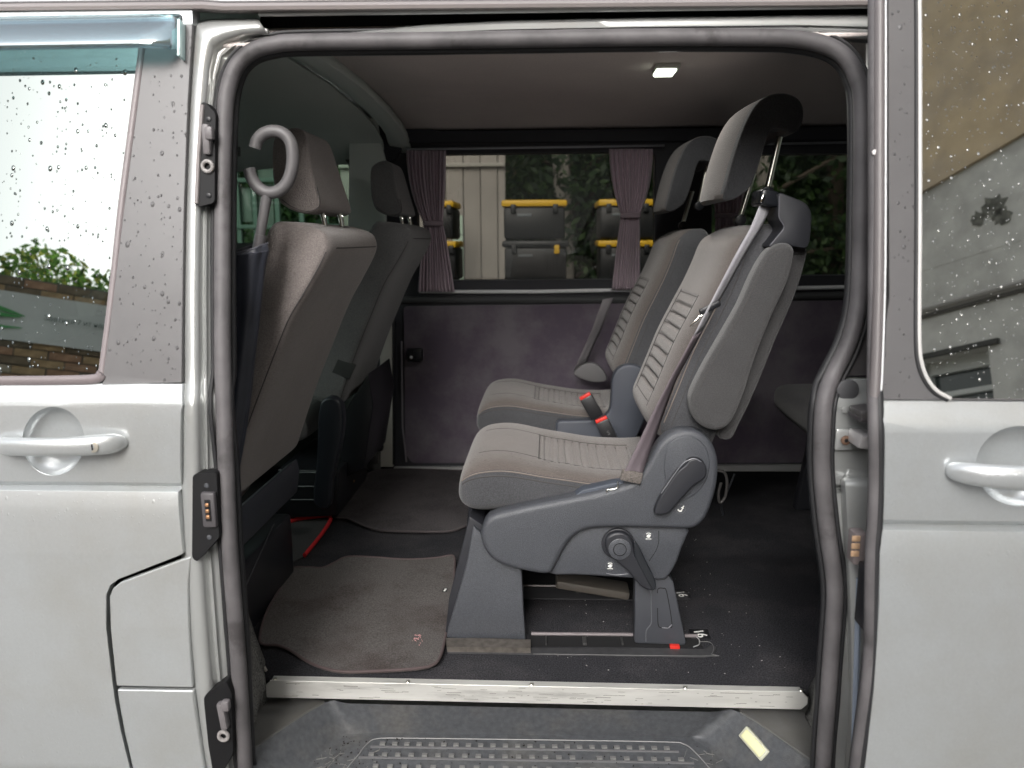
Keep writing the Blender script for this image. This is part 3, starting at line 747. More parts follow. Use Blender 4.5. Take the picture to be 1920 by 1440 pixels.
# side wall carpet pieces at both ends of the step
lw = [((446, 1060), (452, 1098)), ((450, 1120), (458, 1140)), ((456, 1180), (469, 1185)), ((462, 1230), (490, 1240)), ((466, 1290), (499, 1262)), ((470, 1330), (498, 1312)), ((470, 1380), (484, 1368)), ((474, 1410), (476, 1405))]
rows = []
for a, b_ in lw:
    A_, B_ = P(a[0] - 14, a[1], .045), P(b_[0], b_[1], .226)
    rows.append([A_.lerp(B_, t) + Vector((0.006 * math.sin(t * 9 + a[1]), 0, 0)) for t in (0, .25, .5, .75, 1)])
grid('side_carpet', rows, CARPETW, van, thick=.006, sharp=180)
tube('carpet_edge', catmull([P(447, 1080, .226), P(455, 1112, .226), P(468, 1180, .226), P(488, 1236, .226), P(499, 1258, .226)], 6), .0035, mat('edge_board', (.30, .28, .25), .8), van, nseg=8)
rows = []
for a, b_ in (((1519, 1290), (1545, 1240)), ((1520, 1325), (1548, 1290)), ((1507, 1345), (1545, 1340)), ((1518, 1380), (1542, 1380)), ((1526, 1420), (1540, 1430))):
    rows.append([P(a[0], a[1], .226), P((a[0] + b_[0]) / 2 - 1, (a[1] + b_[1]) / 2 + 2, .16), P(b_[0] + 12, b_[1], .06)])
grid('side_carpet', rows, CARPETW, van, thick=.006, sharp=180)
# step well
zs = .475
rim = [PZ(472, 1408, .545), PZ(480, 1400, .545), PZ(609, 1313, .545), PZ(660, 1314, .545), PZ(800, 1315, .545), PZ(1000, 1319, .545), PZ(1200, 1324, .545), PZ(1330, 1327, .545), PZ(1386, 1329, .545), PZ(1520, 1424, .545), PZ(1530, 1434, .545)]
for p in rim[2:9]: p.y = .218
bot = [PZ(545, 1480, zs), PZ(560, 1455, zs), PZ(640, 1385, zs), PZ(680, 1375, zs), PZ(800, 1374, zs), PZ(1000, 1377, zs), PZ(1200, 1381, zs), PZ(1270, 1382, zs), PZ(1320, 1388, zs), PZ(1405, 1462, zs), PZ(1425, 1485, zs)]
rim = [Vector((rim[0].x + .0, .0, .545))] + rim + [Vector((rim[-1].x, .0, .545))]
bot = [Vector((bot[0].x - .03, .0, zs))] + bot + [Vector((bot[-1].x + .03, .0, zs))]
rim2 = catmull(rim, 4); bot2 = catmull(bot, 4)
cen = Vector(((x0 + x1) / 2, .0, zs))
rows = []
for t, zz in ((0, 1.0), (.04, .99), (.12, .93), (.5, .5), (.84, .14), (.94, .045), (1.0, .0)):
    rows.append([Vector((a.x * (1 - t) + b_.x * t, a.y * (1 - t) + b_.y * t, zs + (a.z - zs) * zz)) for a, b_ in zip(rim2, bot2)])
rows.append([Vector((b_.x * .97 + cen.x * .03, max(b_.y - .012, -.02) if b_.y > 0 else b_.y, zs - .0005)) for b_ in bot2])
rows.append([Vector((b_.x * .9, -.045, zs - .001)) for b_ in bot2])
rows.append([Vector((b_.x * .9, -.06, zs - .02)) for b_ in bot2])
stp = grid('step_well', rows, STEP, van, sharp=60)
tube('step_rim', [p + Vector((0, 0, .0)) for p in rim2[4:13]], .0022, STEPL, stp, nseg=8)
tube('step_rim', [p for p in rim2[36:46]], .0022, STEPL, stp, nseg=8)
# ledges each side
def flat_poly(name, pts, m, parent, z=None, thick=.004):
    bm = bmesh.new(); f = bm.faces.new([bm.verts.new(p) for p in pts])
    r = bmesh.ops.extrude_face_region(bm, geom=[f])
    for v in r['geom']:
        if isinstance(v, bmesh.types.BMVert): v.co.z -= thick
    return from_bm(name, bm, m, parent)
flat_poly('step_ledge', [rim[1] + Vector((0, 0, -.001)), PZ(609, 1313, .544), PZ(499, 1309, .544) + Vector((0, .0, 0)), PZ(472, 1340, .544), PZ(462, 1400, .544)], STEPL, van)
flat_poly('step_ledge', [PZ(1386, 1329, .544), PZ(1530, 1436, .544), PZ(1545, 1400, .544), PZ(1512, 1345, .544), PZ(1506, 1332, .544)], STEPL, van)
# tread: raised outline and rows of little blocks
tr = catmull([PZ(u, v, zs + .001) for u, v in ((640, 1452), (668, 1420), (690, 1393), (708, 1385), (760, 1384), (1000, 1387), (1240, 1391), (1282, 1395), (1305, 1412), (1330, 1440), (1352, 1470))], 6)
tube('tread_outline', tr, .0012, mat('tread_line', (.24, .24, .24), .5), stp, nseg=6)
n_tr = 0
blk = []
bvs, bfs = [], []
def addbox(V, Fc, c, s, rz=0.):
    b0 = len(V)
    ca, sa = math.cos(rz), math.sin(rz)
    for dz in (-1, 1):
        for dx, dy in ((-1, -1), (1, -1), (1, 1), (-1, 1)):
            x, y = dx * s[0] / 2, dy * s[1] / 2
            V.append(Vector((c[0] + x * ca - y * sa, c[1] + x * sa + y * ca, c[2] + dz * s[2] / 2)))
    for f in ((0, 3, 2, 1), (4, 5, 6, 7), (0, 1, 5, 4), (1, 2, 6, 5), (2, 3, 7, 6), (3, 0, 4, 7)): Fc.append(tuple(b0 + i for i in f))
tread_mesh = None
for ri, (vl, vr, ul, ur) in enumerate(((1396, 1405, 706, 1262), (1416, 1426, 684, 1290), (1438, 1448, 664, 1318), (1462, 1472, 640, 1345))):
    A_, B_ = PZ(ul, vl, zs), PZ(ur, vr, zs)
    V = []; Fc = []
    d = B_ - A_; L_ = d.length; az = math.atan2(d.y, d.x)
    addbox(V, Fc, ((A_ + B_) / 2) + Vector((0, -.0095, .0018)), (L_ + .02, .0035, .0036), az)
    build('tread_rib', V, Fc, mat('tread_rib', (.14, .14, .145), .45, bump=.2, bump_scale=500), stp, smooth=False)
    nb = 24
    for k in range(nb):
        if random.random() < .04: continue
        c = A_.lerp(B_, (k + .5) / nb)
        V = []; Fc = []; addbox(V, Fc, (0, 0, 0), (.011, .0085, .0045))
        if tread_mesh is None:
            o = build('tread_block', V, Fc, mat('tread_blocks', (.19, .19, .185), .5, noise_amt=.3, noise_scale=80), stp, smooth=False); tread_mesh = o.data
        else:
            o = bpy.data.objects.new('tread_block', tread_mesh); link(o, stp)
        o.location = (c.x, c.y, zs + .002); o.rotation_euler.z = az + random.uniform(-.02, .02)
# grit on the step: loose specks
V = []; Fc = []
for _ in range(420):
    u = random.uniform(560, 1440); v = random.uniform(1368, 1470)
    if random.random() < .3: u = random.gauss(640, 60)
    q = PZ(u, v, zs); s_ = random.choice((.0008, .001, .0014, .002))
    if q.x < -.55 or q.x > .5 or q.y > .205: continue
    addbox(V, Fc, (q.x, q.y, zs + .001), (s_ * random.uniform(1, 2.2), s_, s_ * .7), random.uniform(0, 3))
gr = build('grit', V, Fc, DIRT, stp, smooth=False); gr['kind'] = 'stuff'
# step lamp
q = PZ(1418, 1398, .51)
A_, B_ = P(1405, 1383, .178), P(1431, 1414, .135)
rot = Matrix.Rotation(0, 3, 'X')
dirv = (P(1434, 1413, .14) - P(1405, 1380, .178)); cx = (P(1434, 1413, .14) + P(1405, 1380, .178)) / 2
xa = dirv.normalized(); nrm = Vector((-.55, -.62, .52)); nrm = (nrm - xa * nrm.dot(xa)).normalized(); ya = nrm.cross(xa)
def lamp_box(name, c, sx, sy, sz, m, parent, bev):
    bm = bmesh.new(); bmesh.ops.create_cube(bm, size=1)
    for v in bm.verts: v.co = Vector((v.co.x * sx, v.co.y * sy, v.co.z * sz))
    bmesh.ops.bevel(bm, geom=bm.edges[:], offset=bev, segments=3, profile=.5, affect='EDGES', clamp_overlap=True)
    M = Matrix((xa, ya, nrm)).transposed().to_4x4(); M.translation = c
    bm.transform(M); return from_bm(name, bm, m, parent)
cx = cx + nrm * .010
slp = lamp_box('step_lamp', cx, .066, .027, .014, mat('lamp_rim', (.5, .5, .4), .3), van, .003)
lamp_box('lens', cx + nrm * .004, .056, .020, .013, LAMP, slp, .004)

# ceiling
rows = []
for x in (-.60, -.3, 0, .4, .8, 1.4, 2.4):
    rows.append([Vector((x, y, z)) for y, z in ((.135, 1.845), (.16, 1.868), (.22, 1.895), (.35, 1.925), (.6, 1.945), (.95, 1.952), (1.3, 1.948), (1.5, 1.936), (1.62, 1.922), (1.66, 1.910))])
grid('headliner', rows, HEADL, van, thick=.01, sharp=80)
rows = []
for x in (-.60, -.9, -1.2, -1.45):
    rows.append([Vector((x, y, z - max(0, -x - 1.0) * .12)) for y, z in ((.135, 1.835), (.16, 1.858), (.22, 1.885), (.35, 1.912), (.6, 1.930), (.95, 1.937), (1.3, 1.925), (1.5, 1.905), (1.62, 1.87), (1.70, 1.80))])
grid('cab_headliner', rows, HEADC, van, thick=.01, sharp=80)
# roof bow between cab and rear
rows = []
for x, dz in ((-.668, -.000), (-.662, -.010), (-.62, -.016), (-.598, -.014), (-.592, .004)):
    rows.append([Vector((x - .02 * (1 - abs(y - .9) / .8) ** 2 * 0, y, z + dz)) for y, z in ((.135, 1.838), (.16, 1.861), (.22, 1.888), (.35, 1.917), (.6, 1.937), (.95, 1.944), (1.3, 1.932), (1.5, 1.912), (1.60, 1.893), (1.67, 1.85))])
rows = [[p + Vector((.085, 0, 0)) for p in r] for r in rows]
grid('roof_bow', rows, mat('bow_trim', (.66, .71, .67), .9, bump=.2, bump_scale=500), van, thick=.004, sharp=60)
# dome lamp
C0 = PZ(1249, 126, 1.942)
dl = box('dome_lamp', (C0.x, C0.y, 1.938), (.062, .088, .014), mat('lamp_housing', (.55, .56, .5), .4), van, bev=.006)
box('lens', (C0.x - .003, C0.y, 1.930), (.050, .074, .010), LAMP2, dl, bev=.004)

dll = bpy.data.lights.new('dome_light', 'AREA'); dll.energy = 1.2; dll.size = .05; dll.color = (1, .98, .93)
dlo = bpy.data.objects.new('dome_light', dll); COL.objects.link(dlo); dlo.parent = dl; dlo.location = (C0.x, C0.y, 1.9235)
# ---- far side wall
def farpoly(px, off=0.): return xz(px, fn=Fw, off=off)
VW = part('far_side_door', (.0, 1.8, .6))
skin('velour_panel', fillet(farpoly([(757, 575), (1700, 562), (1700, 868), (772, 868), (760, 850)], -.012), .012, 4), [], wall, -.012, .012, VELOUR, VW, bev=.003)
low = [Vector((-.72, .60)), Vector((2.5, .60)), Vector((2.5, 1.95)), Vector((-.72, 1.95))]
h1 = fillet(farpoly([(778, 290), (1228, 284), (1228, 523), (786, 526)]), .03, 5)
h2 = fillet(farpoly([(1335, 290), (1760, 286), (1760, 514), (1335, 518)]), .03, 5)
skin('inner_frame', low, [h1, h2], wall, 0, .06, mat('surround_black', (.030, .031, .038), .6, col2=(.04, .042, .05)), VW, bev=.003)
w1 = skin('window_pane', [Vector((p[0], p[1])) for p in fillet(farpoly([(770, 282), (1236, 276), (1236, 530), (780, 532)]), .03, 4)], [], wall, .03, 0, TINT, VW, bev=0)
w2 = skin('window_pane', [Vector((p[0], p[1])) for p in fillet(farpoly([(1328, 282), (1765, 278), (1765, 522), (1328, 524)]), .03, 4)], [], wall, .03, 0, TINT, VW, bev=0)
# exterior window frames seen as thin light edges
def line(name, pts, r, m, off=-.006, parent=VW): return tube(name, [Fw(u, v, off) for u, v in pts], r, m, parent, nseg=8)
line('lower_rail', [(786, 546), (860, 547), (1000, 547), (1160, 544), (1300, 543), (1500, 540), (1700, 536)], .0075, GREYTRIM, -.014)
line('trim_band', [(745, 562), (1165, 562), (1700, 551)], .014, mat('band_grey', (.06, .062, .065), .8), -.004)
line('upper_edge', [(745, 300), (752, 285), (770, 270), (1240, 262), (1320, 262)], .004, mat('edge_grey', (.05, .05, .055), .5), -.004)
skin('lower_kick', farpoly([(740, 874), (1700, 868), (1700, 882), (740, 880)]), [], wall, -.02, .02, mat('kick_grey', (.33, .33, .33), .5), VW, bev=.002)
line('door_edge_line', [(753, 640), (755, 800), (762, 866)], .0035, mat('edge_mauve', (.20, .18, .20), .4), -.016)
line('door_edge_line', [(738, 600), (737, 870)], .008, BLACK, -.012)
hp = Fw(778, 665, -.03)
hb = box('inner_door_handle', hp, (.062, .03, .052), BLACK, VW, bev=.008)
box('lever', (hp.x + .012, hp.y - .014, hp.z + .002), (.03, .008, .03), SEATPLD, hb, bev=.003)
disc('handle_button', (hp.x - .012, hp.y - .015, hp.z - .008), .006, .003, GREYTRIM, hb, n=14)
# grey B-pillar on the far side and cab side
pil = farpoly([(655, 232), (663, 223), (706, 222), (712, 262), (722, 300), (722, 440), (652, 470), (655, 300)], -.05)
skin('far_pillar_trim', fillet(pil, .012, 4), [], wall, -.05, .03, CABTRIM, van, bev=.004)
skin('far_pillar_lower', farpoly([(712, 620), (735, 600), (737, 876), (713, 876)], -.02), [], wall, -.02, .02, mat('lower_pillar', (.50, .49, .45), .6), van, bev=.003)
skin('far_pillar_lower', farpoly([(676, 800), (712, 760), (713, 880), (676, 900)], -.03), [], wall, -.03, .02, mat('lower_pillar2', (.12, .12, .115), .6), van, bev=.003)
# dark triangular cover at the top front corner of the far side
skin('upper_cover', farpoly([(707, 222), (760, 228), (820, 245), (1700, 236), (1700, 262), (760, 268), (740, 300), (722, 300), (712, 262)], -.03), [], wall, -.03, .02, mat('cover_black', (.026, .027, .034), .7), van, bev=.003)
cw = [Vector((-1.9, .56)), Vector((-.72, .56)), Vector((-.72, 1.84)), Vector((-1.6, 1.84))]
ch = fillet(farpoly([(300, 330), (440, 293), (520, 285), (600, 283), (640, 290), (655, 310), (657, 440), (640, 452), (300, 458)], 0.), .02, 3)
ch = [Vector((max(p[0], -1.6), p[1])) for p in ch]
skin('cab_side_lining', cw, [ch], wall, -.0, .05, mat('cab_lining', (.06, .07, .065), .7), van, bev=.002)
skin('cab_side_glass', [Vector((-1.7, 1.27)), Vector((-.655, 1.27)), Vector((-.665, 1.83)), Vector((-1.4, 1.83))], [], wall, .03, 0, GREENT, van, bev=0)
tube('grab_handle', catmull([Fw(448, 292, -.06), Fw(449, 262, -.075), Fw(462, 245, -.08), Fw(500, 240, -.085), Fw(540, 238, -.08), Fw(552, 246, -.06)], 6), .006, mat('grab_grey', (.16, .165, .16), .6), van, nseg=10)
db = box('dashboard', (-1.75, .93, 1.02), (.5, 1.6, .42), mat('dash', (.03, .03, .032), .6), van, bev=.04)
# passenger belt on the far pillar
ribbon('cab_belt', [Fw(700, 560, -.07), Fw(699, 700, -.07), Fw(698, 830, -.07)], .03, Vector((1, 0, 0)), mat('cab_belt', (.012, .012, .013), .7), van)
cbx = box('belt_reel', Fw(699, 838, -.08), (.085, .04, .035), BLACK, van, bev=.012)
box('belt_anchor', Fw(699, 858, -.07), (.045, .03, .05), mat('anchor', (.10, .10, .10), .35, .6), cbx, bev=.006)

# ---- floor rails and pocket frames
def zpoly(name, px, z, m, parent, th=.003, bev=.0, fr=0.0):
    pts = [PZ(u, v, z) for u, v in px]
    if fr: pts = fillet(pts, fr, 4)
    return flat_poly(name, pts, m, parent, thick=th)
rp = zpoly('seat_rail', [(838, 1213), (996, 1214), (1180, 1214), (1322, 1217), (1334, 1208), (1344, 1214), (1338, 1227), (1320, 1231), (1000, 1226), (838, 1223)], .604, mat('rail_plate', (.045, .045, .048), .55, noise_amt=.3, noise_scale=60), van, fr=.006)
zpoly('rail_pocket', [(994, 1186), (1306, 1189), (1318, 1214), (992, 1212)], .6020, BLACKG, rp, th=.001)
for (a, b_) in (((996, 1188), (1190, 1190)), ((1284, 1192), (1308, 1192))):
    tube('pocket_edge', [PZ(*a, .6060), PZ(*b_, .6060)], .0042, mat('pocket_edge', (.17, .15, .155), .35), rp, nseg=8)
for u, wd in ((1096, .009), (1166, .004), (1024, .003)):
    q = PZ(u, 1201, .604); box('pocket_bar', (q.x, q.y, .604), (wd, .036, .006), mat('pocket_bar', (.045, .045, .045), .5), rp, bev=.001, rot=(0, 0, .0))
box('latch_tab', PZ(1265, 1212, .607), (.022, .012, .007), RED, rp, bev=.001)
tube('pocket_rim', catmull([PZ(u, v, .605) for u, v in ((1300, 1190), (1310, 1198), (1311, 1208), (1300, 1213))], 4), .0013, mat('rim_light', (.3, .3, .3), .4), rp, nseg=6)
tube('plate_outline', catmull([PZ(u, v, .6045) for u, v in ((1310, 1203), (1330, 1204), (1338, 1213), (1334, 1226), (1320, 1230), (1000, 1226))], 5), .0008, mat('outline_grey', (.13, .13, .13), .5), rp, nseg=6)
rp2 = zpoly('seat_rail', [(975, 1100), (1195, 1106), (1290, 1110), (1290, 1122), (1195, 1124), (975, 1121)], .604, mat('rail_plate2', (.035, .035, .038), .5), van)
tube('pocket_edge', [PZ(980, 1098, .606), PZ(1090, 1099, .606)], .003, mat('pocket_edge', (.17, .15, .155)), rp2, nseg=8)
zpoly('rail_pocket', [(975, 1078), (1195, 1083), (1195, 1104), (975, 1101)], .6020, BLACKG, rp2, th=.001)
q = PZ(1083, 1100, .606); box('pocket_bar', (q.x, q.y, .604), (.012, .07, .008), mat('pocket_bar', (.045, .045, .045)), rp2, bev=.001)
# hand written number tags beside the rails
def txt(name, s, size, M, m, parent, th=.0004):
    c = bpy.data.curves.new(name, 'FONT'); c.body = s; c.size = size; c.extrude = th; c.align_x = 'CENTER'; c.align_y = 'CENTER'
    t_ = bpy.data.objects.new(name + '_curve', c)
    me = bpy.data.meshes.new_from_object(t_); bpy.data.objects.remove(t_)
    me.transform(M); me.materials.clear(); me.materials.append(m)
    o = bpy.data.objects.new(name, me); link(o, parent)
    return o
for (u, v, s_) in ((1312, 1188, .036), (1277, 1114, .034)):
    q = PZ(u, v, .6035)
    tg = box('number_tag', (q.x, q.y, .6015), (.045, .045, .003), mat('tag_black', (.012, .012, .014), .4), van, bev=.001)
    M = Matrix.Translation((q.x, q.y, .6040)) @ Matrix.Rotation(math.radians(-75), 4, 'Z')
    txt('tag_number', '16', s_, M, WHITE, tg)
for (u, v) in ((1025, 1120), (1060, 1125), (1110, 1127), (1320, 1150), (1400, 1160)):
    pass

# ================================================================== REAR SWIVEL SEATS
def paint_faces(o, fn):
    for p in o.data.polygons: p.material_index = fn(p)
def seat_icon(parent, q, kind, k=1.0):
    m = WHITE; y = q.y
    def tb(pts, r=.0007): return tube('icon', [Vector((q.x + a * k, y, q.z + b * k)) for a, b in pts], r * k, m, parent, nseg=5)
    ring = tube('icon_ring', [Vector((q.x + .0095 * k * math.cos(a), y, q.z + .0095 * k * math.sin(a))) for a in [2 * math.pi * i / 24 for i in range(24)]], .00035, mat('icon_faint', (.13, .135, .14), .5), parent, closed=True, nseg=5)
    if kind == 'recline':
        tb([(-.005, -.001), (-.002, -.004), (.002, -.0035), (.005, .005), (.0065, .0055)], .0011); tb([(-.005, -.003), (-.001, -.0055), (.0025, -.005)], .0009)
        tb([(.001, .003), (.006, .001)], .0008)
    else:
        tb([(-.0048, .0042), (-.002, .0062), (.002, .0062), (.0048, .0042)], .0009); tb([(-.0055, -.0062), (.0055, -.0062)], .0008)
        o = disc('icon', (q.x, y + .0003, q.z - .0004), .0036 * k, .0009, m, parent, n=12, bev=0)
        tb([(-.004, -.001), (.001, .0028), (.0042, .001)], .0012)
def captain():
    root = thing('swivel_seat', 'brown and grey fabric swivel seat nearest the open door, with levers on its side', 'seat', (.08, .62, .60), 'rear swivel seats')
    yc, hw = .63, .232
    # backrest
    spn = [P(u, v, .40) for u, v in ((1300, 862), (1322, 810), (1345, 750), (1368, 690), (1397, 630), (1425, 572), (1450, 508), (1464, 455), (1468, 418))]
    spn = [(p.x, p.z) for p in spn]
    def gr(s, y):
        if abs(y + .10) > .46 or s < .14 or s > .62: 
            return 0
        edge = min(1, (.46 - abs(y + .10)) / .06, (s - .14) / .02, (.62 - s) / .012)
        if s < .60:
            ph = (s - .14) / .052
            f = abs((ph % 1) - .5) * 2
            return (.0025 + .0070 * max(0, f - .6) / .4) * edge
        return .0025 * edge
    def tfb(s): return .128 - .030 * s
    bk, on = cushion('backrest', spn, lambda s: hw - .018 * max(0, s - .55) / .45, tfb, .042, [FAB, FABG], root, yc, bol=.012, groove=gr, n=3.4, ea=.12, eb=.16, side=.93, hk=.30)
    for sg in (-1,):
        seam('stitched_seam', [on(.10 + .82 * i / 40, sg * .925, .0008) for i in range(41)], STITCH, bk, .0013)
        seam('stitched_seam', [on(.10 + .82 * i / 40, sg * .962, .0008) for i in range(41)], STITCHG, bk, .0009)
    for k in range(10):
        s_ = .14 + k * .052
        if s_ < .62: seam('pleat_seam', [on(s_, -.56 + i * .046, .0) for i in range(21)], STITCHG, bk, .0008)
    for y_ in (-.56, .36):
        seam('panel_seam', [on(.12 + .50 * i / 40, y_, .0002) for i in range(41)], STITCHG, bk, .0008)
    # rear shell of the backrest
    bo = xz([(1478, 458), (1511, 464), (1506, 500), (1494, 541), (1474, 590), (1455, 632), (1428, 700), (1402, 760), (1384, 796), (1370, 822), (1345, 816), (1368, 760), (1410, 640), (1450, 560)], Y=.41)
    bs = extr('back_shell', catmull([Vector((p.x, 0, p.y)) for p in bo], 3, True) and [Vector((p.x, p.z)) for p in catmull([Vector((p.x, 0, p.y)) for p in bo], 3, True)], .405, .855, FABGL, root, bev=.012)
    # folded armrest on the near side
    ap_ = [(1478, 457), (1486, 465), (1487, 478), (1478, 520), (1461, 560), (1444, 597), (1417, 664), (1403, 708), (1389, 750), (1372, 787), (1357, 802), (1338, 806), (1318, 800), (1301, 784), (1294, 760), (1296, 738), (1317, 694), (1350, 636), (1386, 573), (1412, 515), (1434, 477), (1450, 462), (1465, 456)]
    def sm(px, Y, n=4): return [Vector((p.x, p.z)) for p in catmull([P(u, v, Y) for u, v in px], n, True)]
    ar = extr('armrest', sm(ap_, .350, 3), .338, .398, FABGL, root, bev=.016, seg=5)
    seam('stitched_seam', catmull([P(u, v, .3388) for u, v in ((1306, 742), (1327, 698), (1358, 644), (1394, 580), (1420, 524), (1440, 486), (1456, 470), (1470, 466))], 4), STITCHG, ar, .0009)
    seam('stitched_seam', catmull([P(u, v, .3388) for u, v in ((1476, 474), (1476, 486), (1467, 522), (1434, 598), (1407, 664), (1380, 746), (1366, 776))], 4), STITCHG, ar, .0009)
    # seat cushion
    sps = [P(u, v, .40) for u, v in ((858, 936), (900, 931), (960, 930), (1040, 940), (1120, 952), (1200, 956), (1260, 952))]
    def gs(s, y):
        if abs(y + .12) > .50 or s < .36 or s > .86: return 0
        edge = min(1, (.50 - abs(y + .12)) / .06, (s - .36) / .006)
        ph = (s - .36) / (.030 + .030 * (s - .36))
        f = abs((ph % 1) - .5) * 2
        return (.003 + .0065 * max(0, f - .6) / .4) * edge
    ct, on2 = cushion('seat_cushion', [(p.x, p.z) for p in sps], lambda s: hw + .004, lambda s: .068 - .006 * s + .012 * math.exp(-((s - .18) / .14) ** 2), .052, [FAB, FABG], root, yc, bol=lambda s: .008 + .026 * s, bolfar=.25, groove=gs, n=3.6, ea=.13, eb=.05, side=.945, hk=.18)
    seam('stitched_seam', [on2(.03 + .80 * i / 44, -.948, .0010) for i in range(45)], STITCH, ct, .0014)
    seam('stitched_seam', [on2(.03 + .80 * i / 44, -.972, .0010) for i in range(45)], STITCHG, ct, .0014)
    seam('panel_seam', [on2(.36, -.62 + i * .05, .0) for i in range(21)], STITCHG, ct, .0010)
    for k in range(1, 12):
        s_ = .36
        for _ in range(30): s_ = .36 + k * (.030 + .030 * (s_ - .36))
        if s_ < .86: seam('pleat_seam', [on2(s_, -.60 + i * .048, .0) for i in range(21)], STITCHG, ct, .0008)
    for y_ in (-.62, .38): seam('panel_seam', [on2(.10 + .76 * i / 30, y_ * (1 - .1 * (1 - i / 30)), .0002) for i in range(31)], STITCHG, ct, .0007)
    V = []; Fc = []
    for _ in range(42):
        a_, b_ = random.uniform(.06, .45), random.uniform(-.92, -.62)
        q = on2(a_, b_, .0004); s_ = random.uniform(.0012, .003); addbox(V, Fc, q, (s_, s_, .0006), random.uniform(0, 3))
    dr = build('rain_spots', V, Fc, mat('wet_spot', (.06, .048, .042), .4), ct, smooth=False); dr['kind'] = 'stuff'
    # side shell, lower panel
    shell = [(903, 992), (913, 972), (938, 961), (1000, 947), (1060, 935), (1110, 925), (1150, 915), (1182, 904), (1203, 885), (1220, 857), (1238, 828), (1262, 811), (1290, 805), (1318, 813), (1338, 836), (1347, 868), (1345, 908), (1335, 946), (1323, 973), (1306, 989), (1286, 993), (1240, 992), (1180, 991), (1115, 992), (1086, 1000), (1066, 1018), (1050, 1045), (1038, 1068), (1028, 1077), (1000, 1075), (955, 1065), (925, 1051), (908, 1030), (901, 1008)]
    sh = extr('side_shell', sm(shell, .355, 3), .352, .402, SEATPL, root, bev=.016, seg=6)
    lw_ = extr('lower_panel', sm([(1030, 1000), (1100, 985), (1200, 984), (1288, 985), (1278, 1030), (1266, 1062), (1252, 1082), (1236, 1088), (1150, 1083), (1080, 1079), (1030, 1076), (1020, 1040)], .372, 3), .372, .412, SEATPL, root, bev=.007, seg=3)
    extr('cushion_bracket', [Vector((p.x, p.z)) for p in [P(u, v, .37) for u, v in ((1068, 935), (1092, 918), (1150, 905), (1170, 903), (1175, 925), (1120, 940))]], .366, .40, mat('bracket_blue', (.055, .065, .085), .5, bump=.3, bump_scale=800), root, bev=.003)
    hub = extr('hub_cover', sm([(1248, 850), (1258, 828), (1280, 818), (1306, 822), (1324, 840), (1331, 866), (1327, 895), (1312, 920), (1290, 935), (1268, 935), (1252, 915), (1245, 882)], .35, 3), .3495, .356, SEATPL, root, bev=.004)
    # recline lever
    lv = extr('recline_lever', sm([(1284, 868), (1290, 860), (1303, 857), (1316, 862), (1323, 875), (1322, 890), (1312, 900), (1300, 907), (1288, 920), (1272, 937), (1255, 957), (1240, 962), (1228, 961), (1226, 954), (1236, 930), (1252, 905), (1268, 882)], .34, 3), .328, .349, SEATPLD, root, bev=.006, seg=4)
    seam('lever_edge', catmull([P(u, v, .3285) for u, v in ((1240, 925), (1262, 893), (1278, 872), (1290, 863), (1303, 860), (1315, 866))], 4), mat('edge_bright', (.20, .20, .22), .3), lv, .0010)
    # swivel lever
    q = P(1160, 1020, .37)
    disc('lever_base', (q.x - .002, .372, q.z + .002), .0365, .010, SEATPLD, root, n=32, bev=.003)
    lv2 = extr('swivel_lever', sm([(1134, 1015), (1138, 1004), (1150, 997), (1164, 996), (1178, 1002), (1186, 1015), (1190, 1035), (1206, 1062), (1224, 1086), (1228, 1096), (1222, 1104), (1210, 1102), (1196, 1092), (1176, 1068), (1150, 1046), (1138, 1034)], .355, 3), .345, .366, SEATPLD, root, bev=.006, seg=4)
    extr('lever_grip', sm([(1187, 1012), (1194, 1016), (1212, 1052), (1226, 1082), (1228, 1094), (1222, 1100), (1205, 1070), (1190, 1040)], .358, 3), .342, .352, mat('grip', (.016, .018, .022), .3, 0, .6), lv2, bev=.003)
    disc('lever_cap', (q.x, .345, q.z - .001), .0245, .004, SEATPL, lv2, n=32, bev=.003)
    tube('cap_ring', [Vector((q.x + .0140 * math.cos(a), .3405, q.z - .001 + .0140 * math.sin(a))) for a in [2 * math.pi * i / 28 for i in range(28)]], .0009, BLACKG, lv2, closed=True, nseg=6)
    tube('cap_glint', [Vector((q.x + .0235 * math.cos(a), .3425, q.z - .001 + .0235 * math.sin(a))) for a in [math.pi * (.2 + .8 * i / 20) for i in range(21)]], .0009, mat('edge_bright', (.20, .20, .22)), lv2, nseg=6)
    seat_icon(sh, P(1276, 954, .3515), 'recline', 1.15)
    seat_icon(lw_, P(1216, 1005, .3715), 'slide', 1.1); seat_icon(lw_, P(1144, 1061, .3715), 'slide', 1.1)
    tube('arc_mark', catmull([P(u, v, .3718) for u, v in ((1235, 995), (1235, 1015), (1230, 1032), (1217, 1052))], 4), .0007, BLACKG, lw_, nseg=5)
    tube('arc_mark', catmull([P(u, v, .3718) for u, v in ((1137, 1075), (1155, 1078), (1178, 1076))], 4), .0009, mat('edge_bright', (.20, .20, .22)), lw_, nseg=5)
    # legs
    fl = extr('front_leg', [Vector((p.x, p.z)) for p in [P(u, v, .39) for u, v in ((888, 985), (903, 1000), (925, 1045), (960, 1060), (978, 1066), (980, 1105), (982, 1150), (986, 1198), (965, 1197), (950, 1201), (880, 1200), (868, 1196), (838, 1194), (840, 1178), (860, 1110), (876, 1050))]], .385, .425, SEATPL, root, bev=.003)
    extr('front_leg_side', [Vector((p.x, p.z)) for p in [P(u, v, .40) for u, v in ((880, 968), (905, 985), (905, 1195), (834, 1193), (842, 1120), (862, 1040))]], .400, .84, SEATPLD, root, bev=.003)
